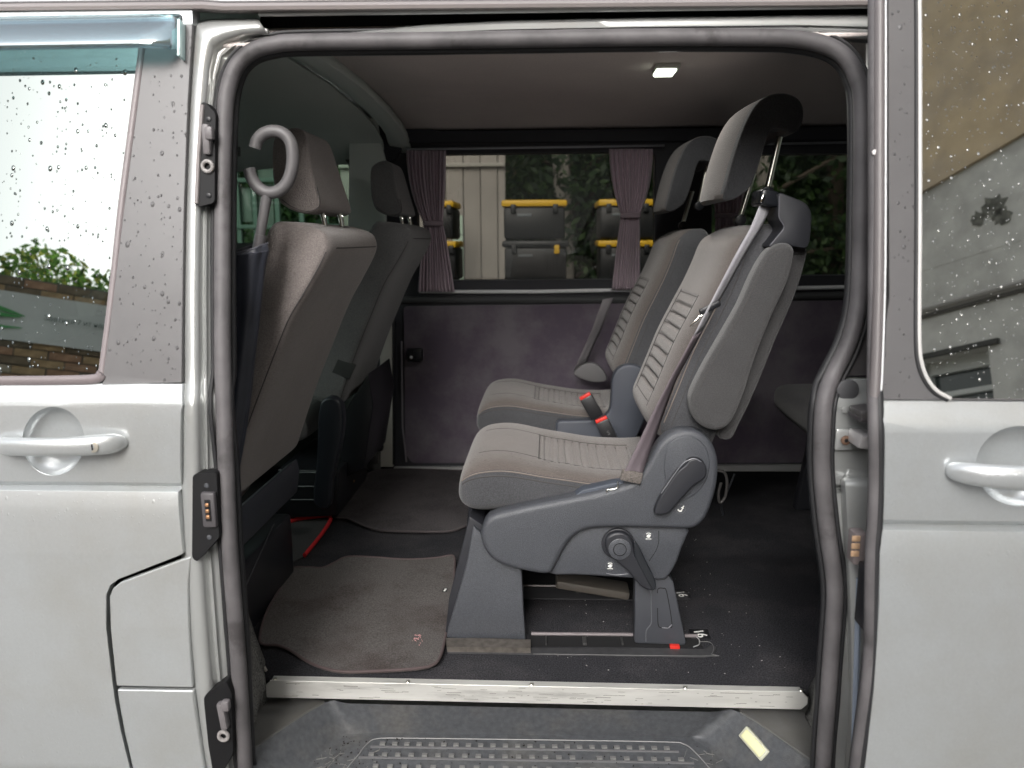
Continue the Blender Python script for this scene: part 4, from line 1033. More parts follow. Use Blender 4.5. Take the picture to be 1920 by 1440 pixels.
    rl = extr('rear_leg', [Vector((p.x, p.z)) for p in [P(u, v, .39) for u, v in ((1190, 1080), (1252, 1076), (1262, 1090), (1286, 1203), (1283, 1208), (1196, 1205), (1189, 1203), (1190, 1150))]], .385, .425, mat('leg_plastic', (.050, .053, .062), .48, bump=.3, bump_scale=800), root, bev=.003)
    tube('moulded_line', catmull([P(u, v, .3848) for u, v in ((1233, 1112), (1234, 1104), (1243, 1103), (1250, 1110), (1260, 1170), (1254, 1176), (1240, 1177), (1234, 1170), (1233, 1140))], 5), .0010, BLACKG, rl, nseg=6)
    tube('moulded_line', catmull([P(u, v, .3848) for u, v in ((1221, 1098), (1221, 1140), (1221, 1168), (1212, 1182), (1211, 1203))], 5), .0013, mat('line_light', (.11, .115, .125), .4), rl, nseg=6)
    tube('moulded_line', catmull([P(u, v, .3846) for u, v in ((1241, 1177), (1253, 1177), (1260, 1171))], 5), .0011, mat('edge_bright', (.20, .20, .22)), rl, nseg=6)
    extr('rear_leg_inner', [Vector((p.x, p.z)) for p in [P(u, v, .39) for u, v in ((1196, 1080), (1252, 1078), (1278, 1203), (1200, 1203))]], .80, .84, SEATPLD, root, bev=.003)
    fb = zpoly('foot_bracket', [(836, 1196), (995, 1199), (995, 1215), (838, 1213)], .616, mat('worn_metal', (.15, .135, .12), .45, .5, noise_amt=.4, noise_scale=60), root, th=.012)
    q = P(915, 1207, .36); box('bracket_pin', (q.x, .372, .611), (.105, .012, .008), mat('pin', (.06, .055, .05), .4, .4), fb, bev=.002)
    for u in (853, 978): box('bracket_tab', P(u, 1207, .367), (.034, .014, .012), mat('tab_metal', (.22, .20, .175), .4, .5), fb, bev=.002)
    # underframe
    extr('seat_pan', [Vector((p.x, p.z)) for p in [P(u, v, .42) for u, v in ((915, 970), (1285, 960), (1265, 1060), (1240, 1070), (1000, 1062), (930, 1040))]], .412, .86, BLACK, root, bev=.006)
    box('cross_tube', (P(1110, 1100, .62).x, .62, P(1110, 1097, .62).z), (.19, .07, .022), mat('brown_tube', (.10, .088, .075), .6), root, bev=.006, rot=(0, math.radians(9), 0))
    # belt guide on the shoulder
    g1 = extr('belt_guide', sm([(1457, 363), (1474, 367), (1492, 374), (1508, 383), (1517, 400), (1517, 425), (1511, 463), (1488, 463), (1468, 459), (1437, 463), (1452, 444), (1465, 427), (1457, 410), (1456, 385)], .38, 3), .366, .455, SEATPLD, root, bev=.007, seg=4)
    extr('guide_slot', [Vector((p.x, p.z)) for p in [P(u, v, .385) for u, v in ((1425, 356), (1436, 353), (1459, 361), (1458, 389), (1440, 387), (1422, 384))]], .372, .452, mat('guide_black', (.010, .011, .014), .25), g1, bev=.005)
    box('slot_metal', P(1430, 373, .371), (.006, .003, .016), CHROME, g1, bev=.002, rot=(0, math.radians(20), 0))
    tube('guide_edge', catmull([P(u, v, .3655) for u, v in ((1461, 368), (1461, 385), (1461, 408), (1470, 426), (1458, 443), (1446, 458))], 4), .0012, mat('guide_line', (.10, .10, .115), .35), g1, nseg=6)
    # headrest
    hpx = [(1357, 372), (1364, 338), (1377, 290), (1395, 238), (1416, 199), (1440, 179), (1468, 174), (1491, 181), (1503, 196), (1505, 217), (1498, 241), (1485, 250), (1467, 243), (1448, 241), (1438, 254), (1429, 284), (1415, 327), (1403, 354), (1384, 370), (1368, 376)]
    hr = extr('headrest', sm(hpx, .51, 3), .500, .775, [fabric('headrest_fabric_dimmed', (.085, .070, .063)), fabric('headrest_side', (.045, .046, .050))], root, bev=.020, seg=6, sharp=70)  # front is the seat's brown cloth, with its dimmer light put into the colour
    cxh = P(1440, 300, .51).x
    def puff(o, c_y, h_, x_ref, bulge, narrow):
        bm = bmesh.new(); bm.from_mesh(o.data)
        for k in range(-7, 8):
            bmesh.ops.bisect_plane(bm, geom=bm.verts[:] + bm.edges[:] + bm.faces[:], plane_co=(0, c_y + h_ * k / 8.2, 0), plane_no=(0, 1, 0), dist=1e-6)
        zs_ = [v.co.z for v in bm.verts]; z0_, z1_ = min(zs_), max(zs_)
        bm.normal_update()
        fr = {v: max(0, -v.normal.x) for v in bm.verts}
        for v in bm.verts:
            r_ = (v.co.y - c_y) / h_; t_ = (v.co.z - z0_) / (z1_ - z0_)
            v.co.x -= bulge * max(0, 1 - r_ * r_) * fr[v]
            v.co.y = c_y + (v.co.y - c_y) * (1 - narrow * max(0, 1 - t_ * 4) ** 2 - narrow * .8 * max(0, t_ * 3 - 2) ** 2)
        bm.to_mesh(o.data); bm.free()
        for p in o.data.polygons: p.use_smooth = True
        o.data.set_sharp_from_angle(angle=math.radians(75))
    puff(hr, .6375, .1375, 0, .020, .10)
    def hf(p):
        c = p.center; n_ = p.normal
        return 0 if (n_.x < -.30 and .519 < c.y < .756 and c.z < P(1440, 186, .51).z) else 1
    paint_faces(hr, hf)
    for yy, m_, r_ in ((.519, STITCH, .0011), (.525, STITCHG, .0009)):
        pts_ = []
        for u, v in ((1357, 372), (1364, 338), (1377, 290), (1395, 238), (1416, 199), (1440, 179), (1466, 175)):
            q = P(u, v, .51); pts_.append(Vector((q.x, yy, q.z)))
        seam('stitched_seam', catmull(pts_, 5), m_, hr, r_)
    for Y, a_, b_ in ((.575, (1466, 238), (1438, 358)), (.715, (1413, 325), (1387, 410))):
        ps = [P(*a_, Y), P(*b_, Y)]
        tube('headrest_post', ps, .0068, STEEL, root, nseg=14)
        disc('post_collar', (ps[1].x, ps[1].y + .012, ps[1].z - .004), .014, .024, BLACK, root, n=18)
    # belt
    bp = [(1436, 384, .40), (1418, 425, .375), (1388, 478, .352), (1352, 545, .338), (1322, 600, .334), (1290, 660, .334), (1262, 712, .336), (1238, 765, .338), (1215, 820, .340), (1197, 862, .342), (1186, 888, .345)]
    bp3 = catmull([P(u, v, Y) for u, v, Y in bp], 5); nb = len(bp3)
    wds = []; wdirs = []
    for i in range(nb):
        t = i / (nb - 1)
        if t < .45: k = .62 - .25 * (t / .45)
        elif t < .62: k = .37
        else: k = .37 + .63 * ((t - .62) / .38)
        wds.append(.044); wdirs.append(Vector((k, math.sqrt(max(0, 1 - k * k)) * .55, .12)))
    cut = int(nb * .44)
    bl = ribbon('belt', bp3[:cut + 1], [.040] * (cut + 1), wdirs[:cut + 1], BELT, root, thick=.002)
    ribbon('belt_lower', bp3[cut:], [.044] * (nb - cut), wdirs[cut:], BELTD, root, thick=.002)
    kn = box('belt_anchor_cover', P(1184, 893, .345), (.046, .012, .026), KNIT, root, bev=.004, rot=(0, math.radians(12), 0))
    tg = box('belt_tongue', P(1331, 577, .328), (.046, .008, .013), BLACK, root, bev=.004, rot=(0, math.radians(-26), 0))
    for d_ in (-.004, .0045):
        c_ = P(1307, 600, .328); box('tongue_blade', (c_.x + d_ * .8, c_.y, c_.z + d_ * .6), (.030, .003, .0045), CHROME, tg, bev=.0012, rot=(0, math.radians(-48), 0))
    tube('wire_hook', catmull([P(u, v, .352) for u, v in ((1158, 903), (1158, 914), (1146, 918), (1139, 918), (1137, 923))], 3), .0012, STEEL, root, nseg=6)
    bx_ = tube('release_loop', catmull([P(u, v, .66) for u, v in ((1344, 882), (1358, 886), (1363, 903), (1360, 930), (1350, 942), (1347, 925), (1352, 905))], 5), .004, mat('loop_grey', (.035, .033, .032), .5), root, nseg=8)
    return root
near_seat = captain()
def copy_part(o, parent):
    inv = o.matrix_parent_inverse.copy()
    c = o.copy(); COL.objects.link(c); c.parent = parent; c.matrix_parent_inverse = inv
    for ch in o.children: copy_part(ch, c)
    return c
far_seat = near_seat.copy(); COL.objects.link(far_seat)
far_seat['label'] = 'brown and grey fabric swivel seat on the far side, behind the nearest one'
far_seat.location = near_seat.location + Vector((-.022, .69, .0))
SKIP = ('armrest', 'side_shell', 'lower_panel', 'hub_cover', 'recline_lever', 'lever_base', 'swivel_lever', 'belt_guide', 'belt', 'belt_lower', 'belt_anchor_cover', 'belt_tongue', 'wire_hook', 'release_loop', 'cushion_bracket')
for ch in list(near_seat.children):
    if ch.name.split('.')[0] in SKIP: continue
    copy_part(ch, far_seat)
# world transform bookkeeping for parts added to the far seat
bpy.context.view_layer.update()
def sm2(px, Y, n=4): return [Vector((p.x, p.z)) for p in catmull([P(u, v, Y) for u, v in px], n, True)]
extr('side_shell', sm2([(1043, 792), (1060, 786), (1110, 784), (1140, 770), (1145, 735), (1146, 712), (1153, 694), (1166, 684), (1185, 682), (1205, 690), (1216, 712), (1216, 760), (1200, 800), (1178, 842), (1150, 850), (1060, 850), (1043, 840)], 1.06, 3), 1.035, 1.075, mat('shell_blue', (.050, .056, .072), .45, bump=.3, bump_scale=800), far_seat, bev=.010, seg=4)
extr('lower_panel', sm2([(1000, 850), (1200, 850), (1230, 900), (1200, 950), (1020, 940)], 1.08, 3), 1.07, 1.10, SEATPLD, far_seat, bev=.006)
ribbon('belt', [P(1140, 560, 1.50), P(1118, 620, 1.56), P(1096, 668, 1.60), P(1086, 690, 1.60)], .04, Vector((.8, .3, .1)), mat('belt_far', (.17, .16, .17), .7), far_seat)
extr('outer_trim', sm2([(1076, 702), (1088, 686), (1108, 680), (1128, 690), (1138, 712), (1110, 716)], 1.56, 3), 1.555, 1.58, mat('trim_light', (.13, .127, .13), .5), far_seat, bev=.004)
# buckles standing between the seats
def buckle(parent, top, bot, Y, wpx):
    a_, b_ = P(*top, Y), P(*bot, Y); d = (a_ - b_); L_ = d.length; ang = math.atan2(d.x, d.z)
    c = (a_ + b_) / 2
    bb = box('buckle', c, (.040, .022, L_), mat('buckle_black', (.018, .018, .02), .4), parent, bev=.004, rot=(0, ang, 0))
    box('buckle_button', a_ + d.normalized() * .0025, (.035, .017, .010), RED, bb, bev=.002, rot=(0, ang, 0))
    return bb
buckle(far_seat, (1098, 744), (1120, 782), 1.00, 30)
b2 = buckle(near_seat, (1128, 788), (1146, 826), .915, 30)
M = Matrix.Translation(P(1141, 812, .9035)) @ Matrix.Rotation(math.radians(90), 4, 'X') @ Matrix.Rotation(math.radians(25), 4, 'Z')
txt('buckle_mark', 'S', .018, M, mat('print_dim', (.10, .10, .10), .5), b2)

# ================================================================== FRONT SEATS (seen from behind)
def front_seat():
    root = thing('front_seat', 'brown fabric front seat nearest the door, seen from behind, umbrella beside it', 'seat', (-.7, .5, .58), 'front seats')
    cor = [(424, 955), (452, 862), (476, 790), (510, 700), (548, 604), (580, 545), (606, 496), (622, 462), (628, 440)]
    cp = [P(u, v, .275) for u, v in cor]
    spn = []
    for i, p in enumerate(cp):
        a, b_ = cp[max(0, i - 1)], cp[min(len(cp) - 1, i + 1)]; t = (b_ - a).normalized()
        N = Vector((-t.z, 0, t.x)); q = p + N * (.060 if i < 7 else .062); spn.append((q.x, q.z))
    bk, on = cushion('backrest', spn, lambda s: .245 - .02 * max(0, s - .7) / .3, .075, .064, [FABD, FABD], root, .505, n=9.0, ea=.05, eb=.075, side=.9, hk=.10, ep=2.8)
    seam('stitched_seam', [on.back(.04 + .905 * i / 40, -.975, -.0006) for i in range(41)] + [on.back(.962, -.9 + 1.8 * i / 16, -.0004) for i in range(1, 16)], STITCHG, bk, .0016)
    hs_ = [(506, 268), (514, 248), (534, 237), (552, 237), (566, 250), (578, 292), (592, 345), (603, 382), (600, 394), (576, 401), (546, 392), (525, 374), (512, 330)]
    hr = extr('headrest', sm2(hs_, .40, 4), .385, .650, FABD, root, bev=.034, seg=8, sharp=80)
    zlo, zhi = P(560, 400, .5).z, P(560, 237, .5).z
    for v in hr.data.vertices:
        t = max(0, min(1, (v.co.z - zlo) / (zhi - zlo)))
        v.co.y = .517 + (v.co.y - .517) * (1.0 - .38 * t ** 1.6)
    seam('stitched_seam', catmull([P(u, v, .386) for u, v in ((528, 374), (548, 388), (574, 396), (594, 391), (600, 378), (594, 350))], 5), STITCHG, hr, .0012)
    for Y, a_, b_ in ((.455, (606, 398), (611, 434)), (.575, (638, 398), (642, 434))):
        tube('headrest_post', catmull([P(a_[0] - 6, a_[1] - 4, Y), P(a_[0] + 1, a_[1] + 12, Y), P(*b_, Y)], 4), .0062, CHROME, root, nseg=12)
        q = P(b_[0], b_[1], Y); disc('post_collar', (q.x, q.y + .02, q.z - .004), .016, .04, BLACK, root, n=18)
    tr_ = extr('hinge_trim', [Vector((p.x, p.z)) for p in [P(u, v, .27) for u, v in ((400, 990), (427, 972), (434, 1000), (430, 1050), (400, 1070))]], .262, .73, mat('hinge_blue', (.045, .050, .062), .4), root, bev=.006)
    pb = P(424, 1091, .30)
    bs = box('seat_box', (pb.x - .22, .52, (.58 + pb.z) / 2), (.44, .44, pb.z - .58), mat('box_black', (.020, .021, .026), .3), root, bev=.012)
    tube('box_ridge', [Vector((pb.x + .001, .34, .70)), Vector((pb.x + .001, .60, .80))], .0016, mat('ridge', (.05, .052, .06), .3), bs, nseg=6)
    cu, _ = cushion('seat_cushion', [(-1.36, .90), (-1.2, .92), (-.95, .90), (-.80, .88)], .25, .07, .06, [FABD, FABD], root, .505, n=4, ns=30, na=36)
    return root
drv = front_seat()
pas = drv.copy(); COL.objects.link(pas)
pas['label'] = 'dark charcoal front seat on the far side, seen from behind beside the curtain'
pas.location = drv.location + (P(786, 434, 1.17) - P(632, 445, .27)) + Vector((-.01, 0, 0))
OV = {'backrest': FABC, 'headrest': FABC, 'seat_cushion': FABC}
for ch in list(drv.children):
    nm = ch.name.split('.')[0]
    if nm in ('seat_box', 'hinge_trim'): continue
    c = copy_part(ch, pas)
    if nm in OV:
        for s_ in c.material_slots: s_.link = 'OBJECT'; s_.material = OV[nm]
bpy.context.view_layer.update()
extr('seat_side_trim', sm2([(590, 940), (596, 860), (598, 800), (602, 758), (616, 744), (632, 747), (643, 762), (645, 800), (636, 850), (624, 900), (618, 950)], 1.0, 3), .985, 1.03, mat('trim_night', (.022, .026, .034), .35), pas, bev=.008)
sb = extr('seat_box', [Vector((p.x, p.z)) for p in [P(u, v, 1.10) for u, v in ((520, 880), (636, 882), (634, 968), (520, 972))]], 1.10, 1.5, BLACK, pas, bev=.006)
for v in (886, 912, 937): tube('box_rib', [P(545, v, 1.097), P(620, v, 1.097)], .0022, mat('rib_grey', (.07, .075, .085), .3), sb, nseg=6)
extr('under_frame', [Vector((p.x, p.z)) for p in [P(u, v, 1.2) for u, v in ((640, 780), (690, 700), (700, 760), (682, 880), (640, 900))]], 1.2, 1.55, BLACK, pas, bev=.006)
extr('belt_pad', [Vector((p.x, p.z)) for p in [P(u, v, 1.165) for u, v in ((634, 672), (668, 684), (655, 712), (622, 698))]], 1.160, 1.17, mat('patch', (.045, .046, .046), .9), pas, bev=.002)

# ================================================================== UMBRELLA
um = thing('umbrella', 'folded navy umbrella with a grey C-shaped handle hanging behind the front seat', 'umbrella', tuple(P(470, 460, .17)))
YU = .17
hp_ = catmull([P(u, v, YU) for u, v in ((478, 278), (483, 262), (496, 250), (514, 246), (532, 251), (545, 267), (549, 292), (547, 318), (538, 343), (522, 358), (502, 361), (485, 352), (472, 334), (467, 316))], 6)
tube('handle', hp_, .0112, UGREY, um, nseg=18)
tube('shaft', [P(501, 364, YU), P(488, 440, YU)], .0092, UGREY, um, nseg=16, rs=[.0098, .0088])
tube('collar', [P(489, 440, YU), P(483, 470, YU)], .0105, mat('collar_dark', (.10, .095, .10), .35), um, nseg=16)
rows = []
NN = 72
ctr = catmull([P(u, v, YU) for u, v in ((466, 466), (463, 500), (457, 600), (449, 700), (441, 800), (434, 880), (428, 960))], 10)
for i, c in enumerate(ctr):
    t = i / (len(ctr) - 1); R = (.033 if t > .02 else .031) * (1 - t) ** .75 + .006
    if t < .06: R *= .93 + t
    row = []
    for k in range(NN):
        a = 2 * math.pi * k / NN
        rr = R * (1 + .05 * math.cos(7 * a + t * 5) + .04 * math.sin(3 * a - t * 9))
        lift = .010 * math.cos(a - .6) * max(0, 1 - t * 12)
        row.append(c + Vector((rr * math.cos(a), rr * .8 * math.sin(a), lift)))
    rows.append(row)
cn = grid('canopy', rows, NAVY, um, closed_u=True, thick=.0015, sharp=80)
tube('canopy_rim', [p + Vector((0, 0, .001)) for p in rows[0]], .0014, mat('rim_cloth', (.10, .10, .12), .6), cn, closed=True, nseg=6)
tube('strap', [rows[3][k] * 1.0 for k in range(NN)], .0018, mat('strap_cloth', (.055, .058, .075), .6), cn, closed=True, nseg=6)

# ================================================================== FLOOR MATS AND OTHER THINGS ON THE FLOOR
def floor_mat(px, label, z, m, pipe):
    outline = catmull([PZ(u, v, z) for u, v in px], 6, True)
    c = sum(outline, Vector()) / len(outline)
    t_ = thing('floor_mat', label, 'floor mat', (c.x, c.y, .60), 'textile floor mats')
    bm = bmesh.new()
    es = []
    vv = [bm.verts.new(p) for p in outline]
    for i in range(len(vv)): es.append(bm.edges.new((vv[i], vv[(i + 1) % len(vv)])))
    bmesh.ops.triangle_fill(bm, use_beauty=True, edges=es)
    for ax, lo, hi in ((0, min(p.x for p in outline), max(p.x for p in outline)), (1, min(p.y for p in outline), max(p.y for p in outline))):
        k = lo + .02
        while k < hi:
            no = (1, 0, 0) if ax == 0 else (0, 1, 0); co = (k, 0, 0) if ax == 0 else (0, k, 0)
            bmesh.ops.bisect_plane(bm, geom=bm.verts[:] + bm.edges[:] + bm.faces[:], plane_co=co, plane_no=no, dist=1e-5); k += .02
    def wz(p): return z + .0045 * noise.noise(Vector((p.x * 4.5, p.y * 4.5, z))) + .0015
    for v in bm.verts: v.co.z = wz(v.co)
    r = bmesh.ops.extrude_face_region(bm, geom=bm.faces[:])
    for v in r['geom']:
        if isinstance(v, bmesh.types.BMVert): v.co.z -= .006
    from_bm('mat_pile', bm, m, t_, sharp=60)
    tube('edge_binding', [Vector((p.x, p.y, wz(p) - .0008)) for p in outline], .0034, pipe, t_, closed=True, nseg=8)
    return t_
nm_ = floor_mat([(545, 1068), (575, 1063), (604, 1064), (628, 1054), (652, 1044), (700, 1046), (760, 1050), (815, 1047), (845, 1042), (852, 1048), (852, 1070), (850, 1110), (842, 1150), (834, 1200), (824, 1236), (808, 1250), (770, 1255), (700, 1257), (640, 1257), (600, 1249), (570, 1236), (545, 1220), (520, 1210), (492, 1208), (488, 1190), (500, 1150), (522, 1110)],
          'stained grey-brown floor mat nearest the door sill, in front of the near swivel seat', .611, MATF, PIPE)
floor_mat([(700, 884), (740, 880), (800, 880), (860, 882), (900, 886), (902, 930), (885, 975), (868, 988), (840, 996), (780, 998), (720, 996), (690, 989), (668, 980), (650, 972), (628, 970), (632, 955), (650, 930), (675, 900)],
          'dark grey floor mat on the far side, in front of the far swivel seat', .609, MATF2, mat('mat_piping_dark', (.060, .050, .052), .9))
# small woven label and stain on the near mat
lb = box('mat_label', PZ(834, 1106, .6185), (.012, .022, .0015), mat('label_dark', (.03, .03, .03), .7), nm_, bev=.0004)
txt('label_print', 'mat', .010, Matrix.Translation(PZ(834, 1106, .6197)) @ Matrix.Rotation(math.radians(80), 4, 'Z'), WHITE, lb)
V = []; Fc = []
for _ in range(26):
    q = PZ(random.gauss(784, 6), random.gauss(1197, 5), .6165); s_ = random.uniform(.001, .004); addbox(V, Fc, q, (s_, s_ * .7, .001), random.uniform(0, 3))
o = build('paint_spots', V, Fc, mat('pink_spot', (.55, .30, .30), .8), nm_, smooth=False); o['kind'] = 'stuff'
V = []; Fc = []
for _ in range(150):
    q = PZ(random.uniform(1010, 1530), random.uniform(1000, 1285), .6015)
    if q.y < .26 or q.x > .52: continue
    s_ = random.choice((.0006, .0008, .0012)); addbox(V, Fc, q, (s_ * random.uniform(1, 3), s_, s_), random.uniform(0, 3))
lint = build('lint', V, Fc, mat('lint_pale', (.30, .29, .28), .9), flo, smooth=False); lint['kind'] = 'stuff'
# fine scratches on the sill strip and step
V = []; Fc = []
for _ in range(90):
    x = random.uniform(x0 + .03, x1 - .03); z = random.uniform(zb_ + .004, .600); L_ = random.choice((.004, .008, .014, .03))
    addbox(V, Fc, (x, ys - .0002, z), (L_, .0005, random.choice((.0006, .0010))))
scr = build('scratches', V, Fc, mat('scratch_dark', (.22, .215, .20), .5), st, smooth=False); scr['kind'] = 'stuff'
V = []; Fc = []
for _ in range(70):
    u, v = (random.gauss(640, 45), random.gauss(1425, 18)) if random.random() < .6 else (random.gauss(1330, 50), random.gauss(1420, 20))
    q = PZ(u, v, zs)
    if q.y > .19 or abs(q.x) > .5: continue
    addbox(V, Fc, (q.x, q.y, zs + .0003), (random.uniform(.006, .022), .0006, .0008), random.uniform(0, 3.1))
scr2 = build('scratches', V, Fc, mat('scratch_pale', (.21, .205, .19), .6), stp, smooth=False); scr2['kind'] = 'stuff'
# red-edged mat half hidden beneath the front seat
rt = thing('small_mat', 'dark studded rubber mat with a thick red edge sticking out under the front seat', 'small mat', tuple(PZ(590, 1000, .60)))
pl = [PZ(500, 1000, .606), PZ(560, 974, .612), PZ(612, 968, .616), PZ(618, 976, .615), PZ(600, 1005, .610), PZ(570, 1042, .606), PZ(500, 1080, .604)]
flat_poly('mat_field', pl, mat('studded', (.05, .05, .05), .7, bump=1, bump_scale=220), rt, thick=.004)
tube('red_edge', catmull([PZ(520, 986, .612), PZ(560, 973, .617), PZ(590, 969, .620), (PZ(612, 967, .621)), PZ(620, 972, .621), PZ(614, 985, .619), PZ(598, 1008, .615), PZ(571, 1041, .610)], 6), .0068, REDF, rt, nseg=10, flat=.8)
# beaded strap and paper under the far front seat
bd = thing('bead_cover', 'loose string of tan wooden beads on the floor by the far front seat', 'beads', tuple(PZ(650, 900, .62)))
for i, (u, v) in enumerate(((640, 886), (646, 889), (652, 891), (657, 896), (661, 902), (659, 908), (655, 914), (652, 920), (649, 926), (646, 932))):
    q = P(u, v, 1.30); bm = bmesh.new(); bmesh.ops.create_uvsphere(bm, u_segments=10, v_segments=8, radius=.0075)
    bm.transform(Matrix.Translation(q)); from_bm('bead', bm, TAN, bd)
pp = tag(flat_poly('paper_card', [P(634, 906, 1.28), P(634, 958, 1.18), P(650, 938, 1.22), P(646, 928, 1.25)], CREAM, None, thick=.003), 'folded cream paper card standing on the floor beside the far mat', 'paper')

# ================================================================== THIRD ROW SEAT (dark, far right)
tr3 = thing('rear_bench', 'dark rear bench seat in the shadow behind the swivel seats', 'seat', (1.25, 1.0, .60))
c3, _ = cushion('seat_cushion', [(.97, .98), (1.1, .985), (1.3, .97), (1.5, .96)], .36, .055, .06, [fabric('bench_fabric', (.042, .041, .043)), fabric('bench_fabric', (.042, .041, .043))], tr3, 1.05, n=4, ns=30, na=40)
c4, _ = cushion('backrest', [(1.45, .95), (1.5, 1.1), (1.6, 1.4), (1.66, 1.58)], .36, .06, .05, [fabric('bench_fabric', (.042, .041, .043))] * 2, tr3, 1.05, n=4, ns=30, na=40)
extr('bench_leg', [Vector((1.05, .6)), Vector((1.22, .6)), Vector((1.17, .93)), Vector((1.10, .93))], .80, .84, SEATPLD, tr3)
extr('bench_leg', [Vector((1.05, .6)), Vector((1.22, .6)), Vector((1.17, .93)), Vector((1.10, .93))], 1.30, 1.34, SEATPLD, tr3)
extr('bench_leg', [Vector((1.42, .6)), Vector((1.52, .6)), Vector((1.5, .93)), Vector((1.44, .93))], .80, .84, SEATPLD, tr3)
extr('bench_leg', [Vector((1.42, .6)), Vector((1.52, .6)), Vector((1.5, .93)), Vector((1.44, .93))], 1.30, 1.34, SEATPLD, tr3)
tube('bench_wire', [P(1520, 890, .75), P(1493, 950, .75), P(1497, 968, .75)], .003, GREYTRIM, tr3, nseg=6).data.materials[0] = BLACK
tr3.location.x -= .20

# ================================================================== CURTAINS
def curtain(label, top, waist, bottom, vt, vw, vb, npl=11, off=-.035):
    t_ = thing('curtain', label, 'curtain', tuple(Fw((top[0] + top[1]) / 2, vt, off)), 'window curtains')
    rows = []; NU = npl * 10 + 1; nr = 44
    for i in range(nr + 1):
        t = i / nr; v = vt + (vb - vt) * t; tw = (vw - vt) / (vb - vt)
        if t < tw: k = t / tw; k = k ** 1.6 * (.35 + .65 * k); l = top[0] + (waist[0] - top[0]) * k; r = top[1] + (waist[1] - top[1]) * k
        else: k = (t - tw) / (1 - tw); k = k ** .8; l = waist[0] + (bottom[0] - waist[0]) * k; r = waist[1] + (bottom[1] - waist[1]) * k
        amp = .012 * (.45 + .55 * min(1, abs(t - tw) * 3 + .25))
        row = []
        for j in range(NU):
            f = j / (NU - 1)
            ph = f * npl * 2 * math.pi
            d = amp * math.cos(ph + .8 * math.sin(f * 9 + t * 2)) + .004 * math.sin(ph * .37 + t * 4)
            u = l + (r - l) * (f + .010 * math.sin(ph * 1.0 + t * 3)); row.append(Fw(u, v, off + d))
        rows.append(row)
    grid('cloth', rows, CURT, t_, thick=.0015, sharp=180)
    wpts = []
    for j in range(13):
        f = j / 12; wpts.append(Fw(waist[0] - 2 + (waist[1] - waist[0] + 4) * f, vw, off - .012 - .012 * math.sin(f * math.pi)))
    ribbon('tie_band', wpts, .017, Vector((0, 0, 1)), mat('tie_cloth', (.33, .26, .30), .8), t_, thick=.002)
    return t_
curtain('mauve pleated curtain tied at its waist on the left side of the window', (762, 836), (795, 829), (784, 852), 282, 419, 547)
curtain('mauve pleated curtain tied at its waist, right of the window by the far headrest', (1142, 1224), (1165, 1199), (1147, 1200), 279, 404, 543, npl=10)
curtain('dim mauve curtain gathered between the two windows, behind the near headrest', (1332, 1402), (1342, 1388), (1336, 1396), 282, 404, 540, npl=8)
for (a_, b_) in (((762, 280), (1246, 273)), ((1330, 272), (1700, 265))):
    tube('curtain_rail', [Fw(*a_, -.045), Fw((a_[0] + b_[0]) / 2, (a_[1] + b_[1]) / 2, -.045), Fw(*b_, -.045)], .0042, mat('rail_grey', (.30, .31, .34), .35, .5), van, nseg=8)

# ================================================================== THE YARD BEHIND THE CAMERA (seen reflected in the door glass)
def leaves(name, n, fn, size, mats, parent=None, seed=1):
    rnd = random.Random(seed); V = []; Fc = []; idx = []
    for _ in range(n):
        c = fn(rnd); s_ = size * rnd.uniform(.5, 1.4)
        a = Vector((rnd.gauss(0, 1), rnd.gauss(0, 1), rnd.gauss(0, 1))).normalized(); b_ = a.orthogonal().normalized()
        b_ = (Matrix.Rotation(rnd.uniform(0, 6.28), 3, a) @ b_); cc = a.cross(b_)
        k = len(V)
        V += [c - b_ * s_, c + cc * s_ * .45, c + b_ * s_, c - cc * s_ * .45]; Fc.append((k, k + 1, k + 2, k + 3)); idx.append(rnd.randrange(len(mats)))
    return build(name, V, Fc, mats, parent, smooth=False, idx=None)if False else _leafobj(name, V, Fc, mats, idx, parent)
def _leafobj(name, V, Fc, mats, idx, parent):
    me = bpy.data.meshes.new(name); me.from_pydata([tuple(v) for v in V], [], Fc)
    for m in mats: me.materials.append(m)
    me.polygons.foreach_set('material_index', idx); me.update()
    for m in mats:      # thin leaves let part of the light through
        n_, l_ = m.node_tree.nodes, m.node_tree.links
        if 'Translucent BSDF' in n_: continue
        tr_n = n_.new('ShaderNodeBsdfTranslucent'); c_ = m.node_tree.nodes['Principled BSDF'].inputs['Base Color'].default_value
        tr_n.inputs[0].default_value = (min(1, c_[0] * 1.5), min(1, c_[1] * 1.7), c_[2], 1)
        mx_ = n_.new('ShaderNodeMixShader'); mx_.inputs[0].default_value = .45
        l_.new(n_['Principled BSDF'].outputs[0], mx_.inputs[1]); l_.new(tr_n.outputs[0], mx_.inputs[2]); l_.new(mx_.outputs[0], n_['Material Output'].inputs[0])
    o = bpy.data.objects.new(name, me); link(o, parent); return o
LEAFD = [mat('leaf_dark', (.028, .060, .022), .6), mat('leaf_mid', (.050, .095, .030), .6), mat('leaf_deep', (.016, .036, .016), .7)]
LEAFL = [mat('leaf_green', (.14, .25, .08), .6), mat('leaf_olive', (.27, .27, .10), .6), mat('leaf_dull_green', (.09, .15, .06), .7)]  # last tone is a darker green, mixed in at random
A0 = Vector((-4.71, -4.90, 0)); WD = Vector((.826, -.564, 0)).normalized(); WN = Vector((WD.y, -WD.x, 0)) * -1   # normal towards the van
if WN.dot(Vector((0, 0, 0)) - A0) < 0: WN = -WN
bw = thing('brick_wall', 'weathered ochre brick yard wall with a hedge above, reflected in the front door glass', 'wall', tuple(A0))
def wp(s_, z, o=0.): return A0 + WD * s_ + WN * o + Vector((0, 0, z))
rnd = random.Random(3)
